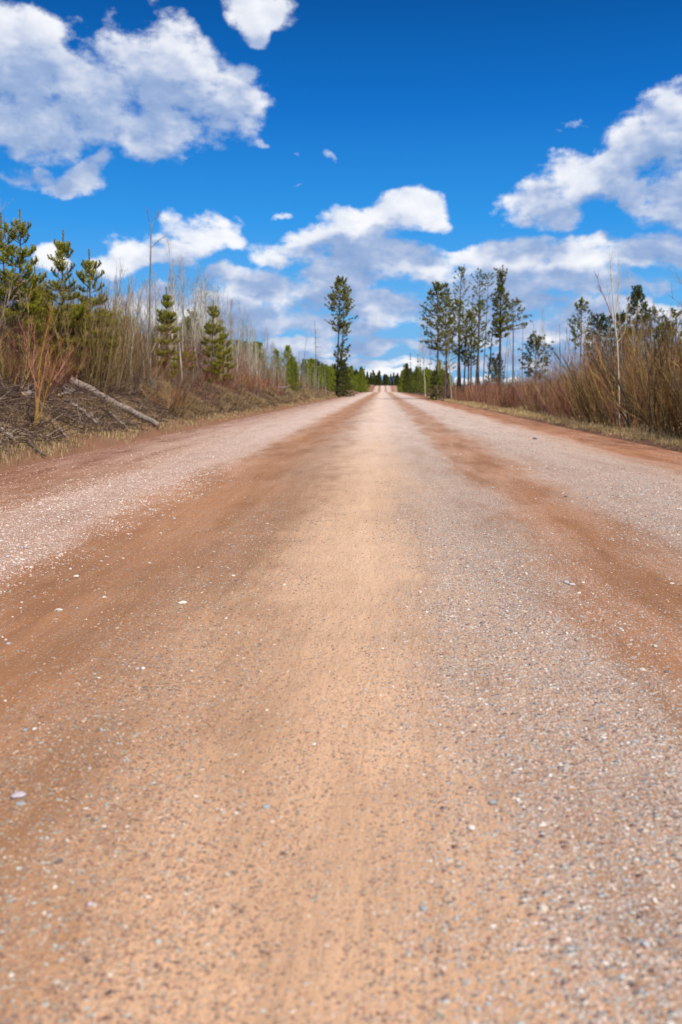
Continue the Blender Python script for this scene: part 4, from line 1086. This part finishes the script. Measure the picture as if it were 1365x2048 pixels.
# the tall olive fan of stems behind the log, and the slanting green saplings before it
fan, fant = shrub(H=4.2, n=62, spread=.55, twigs=12, r0=.013, base_r=1.0, sub=1, tw_len=.2)
fm, fmt = fan.mesh('stems', M_OLIVE), fant.mesh('twigs', M_OLIVE)
for (px, Y, H, lab) in ((165, 31, 4.0, 'large fan of olive willow stems behind the upper end of the long log'), (205, 33, 3.8, 'olive willow fan right of the largest one behind the log'), (120, 33, 3.9, 'olive willow fan under the middle big pine'), (235, 36, 3.6, 'olive willow clump under the right big pine')):
    p = at(px, 780, Y); place_tree('willow_shrub', fm, fmt, (p.x, Y, gz(p.x, Y)), rng.uniform(0, 6.28), H / 4.2, lab, 'shrub', 'olive willow fans behind the log', crown_name='twigs')

# ------------------------------------------------------------------ bright young conifers further off and the far woods
FP = []
for k in range(6):
    t_, c_, _ = conifer(5.0, .07, .03, (lambda w: (lambda t: .25 + w * (1 - t) ** .62))(1.15 + .15 * (k % 3)), whorl=.30, per=6, tufts=5, npt=9, ln=.26, wd=.07, elev=.25, upc=.8, rand=.5)
    FP.append((t_.mesh('trunk', M_DBARK), c_.mesh('crown', [M_FARP, M_DBARK])))
FS = []
for k in range(5):
    t_, c_, _ = conifer(9.0, .10, .06, (lambda w: (lambda t: .2 + w * (1 - t) ** .8))(1.5 + .2 * (k % 3)), whorl=.4, per=7, tufts=6, npt=7, ln=.40, wd=.14, elev=-.05, upc=.3)
    FS.append((t_.mesh('trunk', M_DBARK), c_.mesh('crown', [M_SPRUCE, M_DBARK])))
yp = [(585, 714, 92), (578, 722, 97), (592, 728, 90)]
for i, (px, top, Y) in enumerate(yp):
    tp = at(px, top, Y); zb = gz(tp.x, Y); s = (tp.z - zb) / 5
    place_tree('young_pine', *FP[i], (tp.x, Y, zb), i, (s * .6, s * .6, s), ['narrow bright green pine above the pale bent branch on the left', 'pine close left of the narrow bright green one', 'lower pine close right of the narrow bright green one'][i], 'pine', 'bright young pines along the left side')
for i, (px, top, Y) in enumerate(BACK):
    tp = at(px, top, Y); zb = gz(tp.x, Y); s = max(.35, (tp.z - zb) / 5); m_ = FP[i % 6]
    place_tree('young_pine', *m_, (tp.x, Y, zb), i, (s, s, s), 'green young pine deep among the bare aspens ' + left_of(px), 'pine', 'green young pines deep in the left thicket')
n = 0
for i in range(46):
    px = rng.uniform(597, 748); Y = float(np.interp(px, [597, 680, 750], [125, 175, 330])) * rng.uniform(.92, 1.3)
    if px > 735: Y = rng.uniform(330, 520)
    top = float(np.interp(px, [597, 640, 672, 700, 720, 742, 755], [716, 722, 738, 742, 738, 736, 758])) + abs(rng.normal(0, 9))
    tp = at(px, top, Y); zb = gz(tp.x, Y); s = max(.35, (tp.z - zb) / 5); n += 1
    if tp.x > float(road_xc(Y)) - 7.5: continue
    lab = f'bright green young pine {"left of the bare dead tree" if px < 632 else "between the bare dead tree and the tall pair" if px < 676 else "just right of the tall pair" if px < 712 else "near the road gap on the left"}'
    place_tree('young_pine', *FP[i % 6], (tp.x, Y, zb), i, (s, s, s), lab, 'pine', 'bright young pines along the left side')
for i in range(44):
    px = rng.uniform(786, 900); Y = float(np.interp(px, [786, 820, 900], [330, 235, 160])) * rng.uniform(.9, 1.3)
    top = float(np.interp(px, [783, 795, 815, 840, 870, 900], [756, 742, 735, 737, 742, 745])) + abs(rng.normal(0, 7))
    tp = at(px, top, Y); zb = gz(tp.x, Y); s = max(.35, (tp.z - zb) / 5)
    if tp.x < float(road_xc(Y)) + 8: continue
    lab = f'bright green young pine {"at the right rim of the road gap" if px < 810 else "in the bright row right of the road" if px < 850 else "behind the left foot of the right pine clump"}'
    place_tree('young_pine', *FP[i % 6], (tp.x, Y, zb), i, (s, s, s), lab, 'pine', 'bright young pines right of the road')
for i in range(80):
    Y = rng.uniform(430, 1000); sd = -1 if i % 2 else 1
    x = float(road_xc(Y)) + sd * (rng.uniform(9, 20) + abs(rng.normal(0, 9)))
    if rng.uniform() < .22 and Y > 900: x = rng.uniform(-8, 12)
    H = rng.uniform(7, 12) * (1 if Y > 600 else .8)
    lab = f'dark conifer of the far wood {"left" if sd < 0 else "right"} of the vanishing road'
    place_tree('conifer', *FS[i % 5], (x, Y, gz(x, Y)), i, (H / 9,) * 3, lab, 'conifer', f'far conifers {"left" if sd < 0 else "right"} of the vanishing road')
for i in range(70):
    Y = rng.uniform(770, 960); x = rng.uniform(-34, 40); H = rng.uniform(9, 13)
    place_tree('conifer', *FS[i % 5], (x, Y, gz(x, Y)), i, (H / 9,) * 3, 'dark conifer closing the view where the road ends', 'conifer', 'conifers closing the end of the road')
for i in range(64):
    sd = -1 if i % 2 else 1; Y = rng.uniform(310, 470); x = float(road_xc(Y)) + sd * (7.5 + 11 * rng.uniform() ** 1.3)
    H = rng.uniform(6.5, 10.5); m_ = FP[i % 6] if i % 3 else FS[i % 5]; b_ = 5 if i % 3 else 9
    place_tree('conifer', *m_, (x, Y, gz(x, Y)), i, (H / b_ * .9, H / b_ * .9, H / b_), f'green conifer closing in on the dip of the road from the {"left" if sd < 0 else "right"}', 'conifer', f'conifers by the road dip on the {"left" if sd < 0 else "right"}')
# wood that reads as one mass along the horizon
mb = MB(); nT = 5200
A_ = rng.uniform(-.75, .75, nT); Dd = rng.uniform(950, 1500, nT)
X_ = np.sin(A_) * Dd; Y_ = np.cos(A_) * Dd
Z_ = ground_z(X_, Y_); Hh = rng.uniform(7, 13, nT)
ns = 26
idx = np.repeat(np.arange(nT), ns); t_ = rng.uniform(0, 1, nT * ns)
ang = rng.uniform(0, 6.28, nT * ns); rr = (1 - t_) ** .8 * Hh[idx] * .18
d_ = np.stack([np.cos(ang), np.sin(ang), -.35 * np.ones(nT * ns)], 1)
base = np.stack([X_[idx], Y_[idx], Z_[idx] + t_ * Hh[idx]], 1)
side = np.stack([-np.sin(ang), np.cos(ang), .3 * np.ones(nT * ns)], 1) * (.25 * rr + .15)[:, None]
mb.tris(base, d_ * (rr + .4)[:, None], side, rng.uniform(0, 1, nT * ns))
tag(mb.build('far_wood', M_SPRUCE), 'low dark green wood along the horizon on both sides', 'wood', kind='stuff')

# ------------------------------------------------------------------ logs and fallen wood on the left bank
def log_between(p0, p1, r0, r1, label, name='log', mat=None, bumps=True, ends=True, group=None):
    p0 = Vector(p0); p1 = Vector(p1); K = 14
    c = (p0 + p1) / 2
    e = empty(name, c)
    t = np.linspace(0, 1, K)[:, None]
    pts = np.array(p0 - c)[None] * (1 - t) + np.array(p1 - c)[None] * t
    pts[1:-1] += rng.normal(0, r0 * .10, (K - 2, 3))
    rad = np.linspace(r0, r1, K) * (1 + rng.normal(0, .03, K))
    mb = MB().tubes(pts[None], rad[None], 12, 0, [.5])
    if bumps:
        n = 7; pp, dd = along(pts[None], np.zeros(n, int), rng.uniform(.15, .95, n))
        br = polyline(pp, unit(rdir(n) + np.array([0, 0, .4])), rng.uniform(.08, .35, n), 3, 0, .05)
        mb.tubes(br, np.array([.02, .015, .008])[None] * np.ones((n, 1)), 4, 0, rng.uniform(0, 1, n))
    mb.build('bark', mat or M_LOG, e, True)
    if ends:
        for (pc, pn, r) in ((pts[0], pts[1], rad[0]), (pts[-1], pts[-2], rad[-1])):
            ax = unit(pc - pn); a = unit(np.cross(ax, [0, 0, 1.0])); b = np.cross(ax, a)
            ring = np.array([pc + ax * .004 + r * .97 * (a * math.cos(q) + b * math.sin(q)) for q in np.arange(12) * math.pi / 6])
            m2 = MB(); m2.add(np.concatenate([ring, [pc + ax * .012]]), [[i, (i + 1) % 12, 12] for i in range(12)], 0); m2.build('cut_end', M_CUT, e)
    return tag(e, label, 'log', group)
def bp(px, py, lift=.08):
    p = bank_pt(px, py); p.z += lift; return p
a1 = bank_pt(318, 853)
pB = at(318, 851, a1.y - .95); pA = at(143, 762, a1.y - .2)
LOG_SEG = (np.array(pA), np.array(pB))
log_between(pA, pB, .14, .085, 'long pale fallen log slanting down the left bank with sawn upper end', 'fallen_log')
LG = 'broken wood on the left bank'
log_between(bp(133, 806), bp(165, 828), .055, .045, 'short pale broken log left below the long log', group=LG)
log_between(bp(166, 826), bp(203, 862), .06, .03, 'pale broken branch continuing down slope under the long log', group=LG)
log_between(bp(119, 864), bp(137, 884), .035, .02, 'small pale stick in the brush near the orange willow', 'stick', group=LG, bumps=False)
log_between(bp(2, 866), bp(30, 888), .05, .035, 'pale log piece at the left picture edge low on the bank', group=LG)
log_between(bp(120, 796), bp(150, 787), .05, .04, 'short grey log lying level left of the long log', group=LG)
log_between(bp(2, 768), bp(44, 786), .09, .07, 'thick grey log on top of the bank at the left edge', group=LG)
log_between(bp(48, 798), bp(60, 795), .09, .09, 'grey log stub beside the orange willow', group=LG)
log_between(bp(218, 828), bp(258, 866), .045, .03, 'brown stick parallel to the long log on its left', 'stick', group=LG, bumps=False)
log_between(bp(308, 778), bp(324, 785), .06, .05, 'short pale log end behind the shrubs below the slender young pine', group=LG)
log_between(bp(55, 890), bp(75, 908), .03, .02, 'dark root like branch at the foot of the left bank', 'stick', group=LG, bumps=False, mat=M_DBARK)
log_between(bp(68, 905), bp(92, 920), .03, .02, 'crooked dark branch by the road edge at the lower left', 'stick', group=LG, bumps=False, mat=M_DBARK)
custom_tree('broken_branch', [([(540, 778), (556, 776), (572, 775), (580, 771)], .11, .05, 'wood', None)], 78, M_SNAG, 'pale bent broken branch sticking out of the left shrubs', 'branch', 0)

# ------------------------------------------------------------------ brush, dry grass
def brush(name, n, gen, label, lmin, lmax, r, mat):
    x, y = gen(n)
    A_, B_ = LOG_SEG[0][:2], LOG_SEG[1][:2]; q_ = np.stack([x, y], 1) - A_; tt = np.clip(q_ @ (B_ - A_) / ((B_ - A_) @ (B_ - A_)), 0, 1)
    dist = np.linalg.norm(q_ - tt[:, None] * (B_ - A_), axis=1); kp = (dist > .7) | (y > A_[1] + .5) | (rng.uniform(0, 1, n) < .3)
    x, y = x[kp], y[kp]; n = len(x); z = ground_z(x, y)
    a = rng.uniform(0, 6.28, n); e = np.abs(rng.normal(0, .33, n))
    d = np.stack([np.cos(a) * np.cos(e), np.sin(a) * np.cos(e), np.sin(e)], 1)
    L = rng.uniform(lmin, lmax, n)
    base = np.stack([x, y, z + rng.uniform(0, .10, n)], 1) - d * L[:, None] * .3 * np.array([1, 1, 0])
    pts = polyline(base, d, L, 4, -.2, .10)
    mb = MB().tubes(pts, (r * rng.uniform(.4, 1.4, n) ** 1.5)[:, None] * np.array([1, .9, .7, .4])[None], 3, 0, rng.uniform(0, 1, n) ** 2)
    return tag(mb.build(name, mat), label, 'brush', kind='stuff')
def gen_left(n):
    y = 13 + 70 * rng.uniform(0, 1, n) ** 1.7; x = -7.0 - rng.uniform(0, 1, n) ** 1.1 * 5.5
    k = vnoise(x, y, 1.6, 31) ; x = np.where((k < -.18) & (x > -8), x - 1.5, x); return x, y
brush('brush_pile', 26000, gen_left, 'tangle of dead dark twigs and slash covering the left bank', .15, 1.1, .007, M_LITTER)
def gen_right(n):
    return 8.0 + rng.uniform(0, 1, n) * 6, 16 + 60 * rng.uniform(0, 1, n) ** 1.6
brush('dead_twigs', 9000, gen_right, 'dead twigs under the right willows', .2, 1.0, .006, M_LITTER)

def grass(name, x, y, h, blades, label, lean=(0, 0), w=.006, spread=.10, droop=.55, mat=None):
    n = len(x); N = n * blades
    X = np.repeat(x, blades) + rng.normal(0, spread, N); Y = np.repeat(y, blades) + rng.normal(0, spread, N)
    Z = ground_z(X, Y) - .01
    Hh = np.repeat(h, blades) * rng.uniform(.45, 1.15, N)
    a = rng.uniform(0, 6.28, N); ln = rng.uniform(.15, 1, N) * droop
    ax = np.cos(a) * ln + lean[0]; ay = np.sin(a) * ln + lean[1]
    base = np.stack([X, Y, Z], 1)
    mid = base + np.stack([ax * Hh * .35, ay * Hh * .35, Hh * .62], 1)
    tip = base + np.stack([ax * Hh * 1.15, ay * Hh * 1.15, Hh * (1.02 - np.minimum(.75, np.hypot(ax, ay) * .7))], 1)
    sd = rng.uniform(0, 6.28, N); W_ = w * (1 + Y / 30)
    side = np.stack([np.cos(sd) * W_, np.sin(sd) * W_, np.zeros(N)], 1) * .5
    mb = MB(); mb.quads(base, mid, tip, side, np.clip(np.repeat(rng.uniform(.1, .9, n), blades) + rng.normal(0, .2, N), 0, 1))
    return tag(mb.build(name, mat or M_GRASS), label, 'grass', kind='stuff')
# right verge
n = 5200
y = 15 * (150 / 15) ** rng.uniform(0, 1, n); x = 6.75 + rng.uniform(0, 1, n) ** 1.25 * 2.3 + .25 * vnoise(0, y, 1.5, 41)
h = np.interp(x, [6.6, 7.2, 9], [.07, .20, .34]) * rng.uniform(.6, 1.3, n)
grass('verge_grass', x, y, h, 18, 'dry yellow grass on the right verge before the willows')
# left foot of the bank: short fringe
n = 2600
y = 12 * (170 / 12) ** rng.uniform(0, 1, n); x = -6.75 - rng.uniform(0, 1, n) ** 1.4 * 1.5 + .25 * vnoise(3, y, 1.5, 42)
h = rng.uniform(.08, .24, n)
grass('bank_foot_grass', x, y, h, 14, 'short dry grass along the foot of the left bank', mat=M_BGRASS)
# matted pale tussocks hanging down the left bank
n = 1500
y = 24 * (150 / 24) ** rng.uniform(0, 1, n); x = -7.2 - rng.uniform(0, 1, n) * 2.0
k = vnoise(x * .6, y, 1.7, 43) > -.06 + .45 * (y < 29); k &= ~((y < 34.5) & (pxof(x, y) > 60) & (pxof(x, y) < 325) & (rng.uniform(0, 1, n) < .93)); x, y = x[k], y[k]
grass('tussock_grass', x, y, rng.uniform(.35, .62, len(x)), 44, 'pale matted tussock grass hanging down the left bank', lean=(.75, -.1), w=.008, spread=.16, droop=.35, mat=M_BGRASS)
print('done')
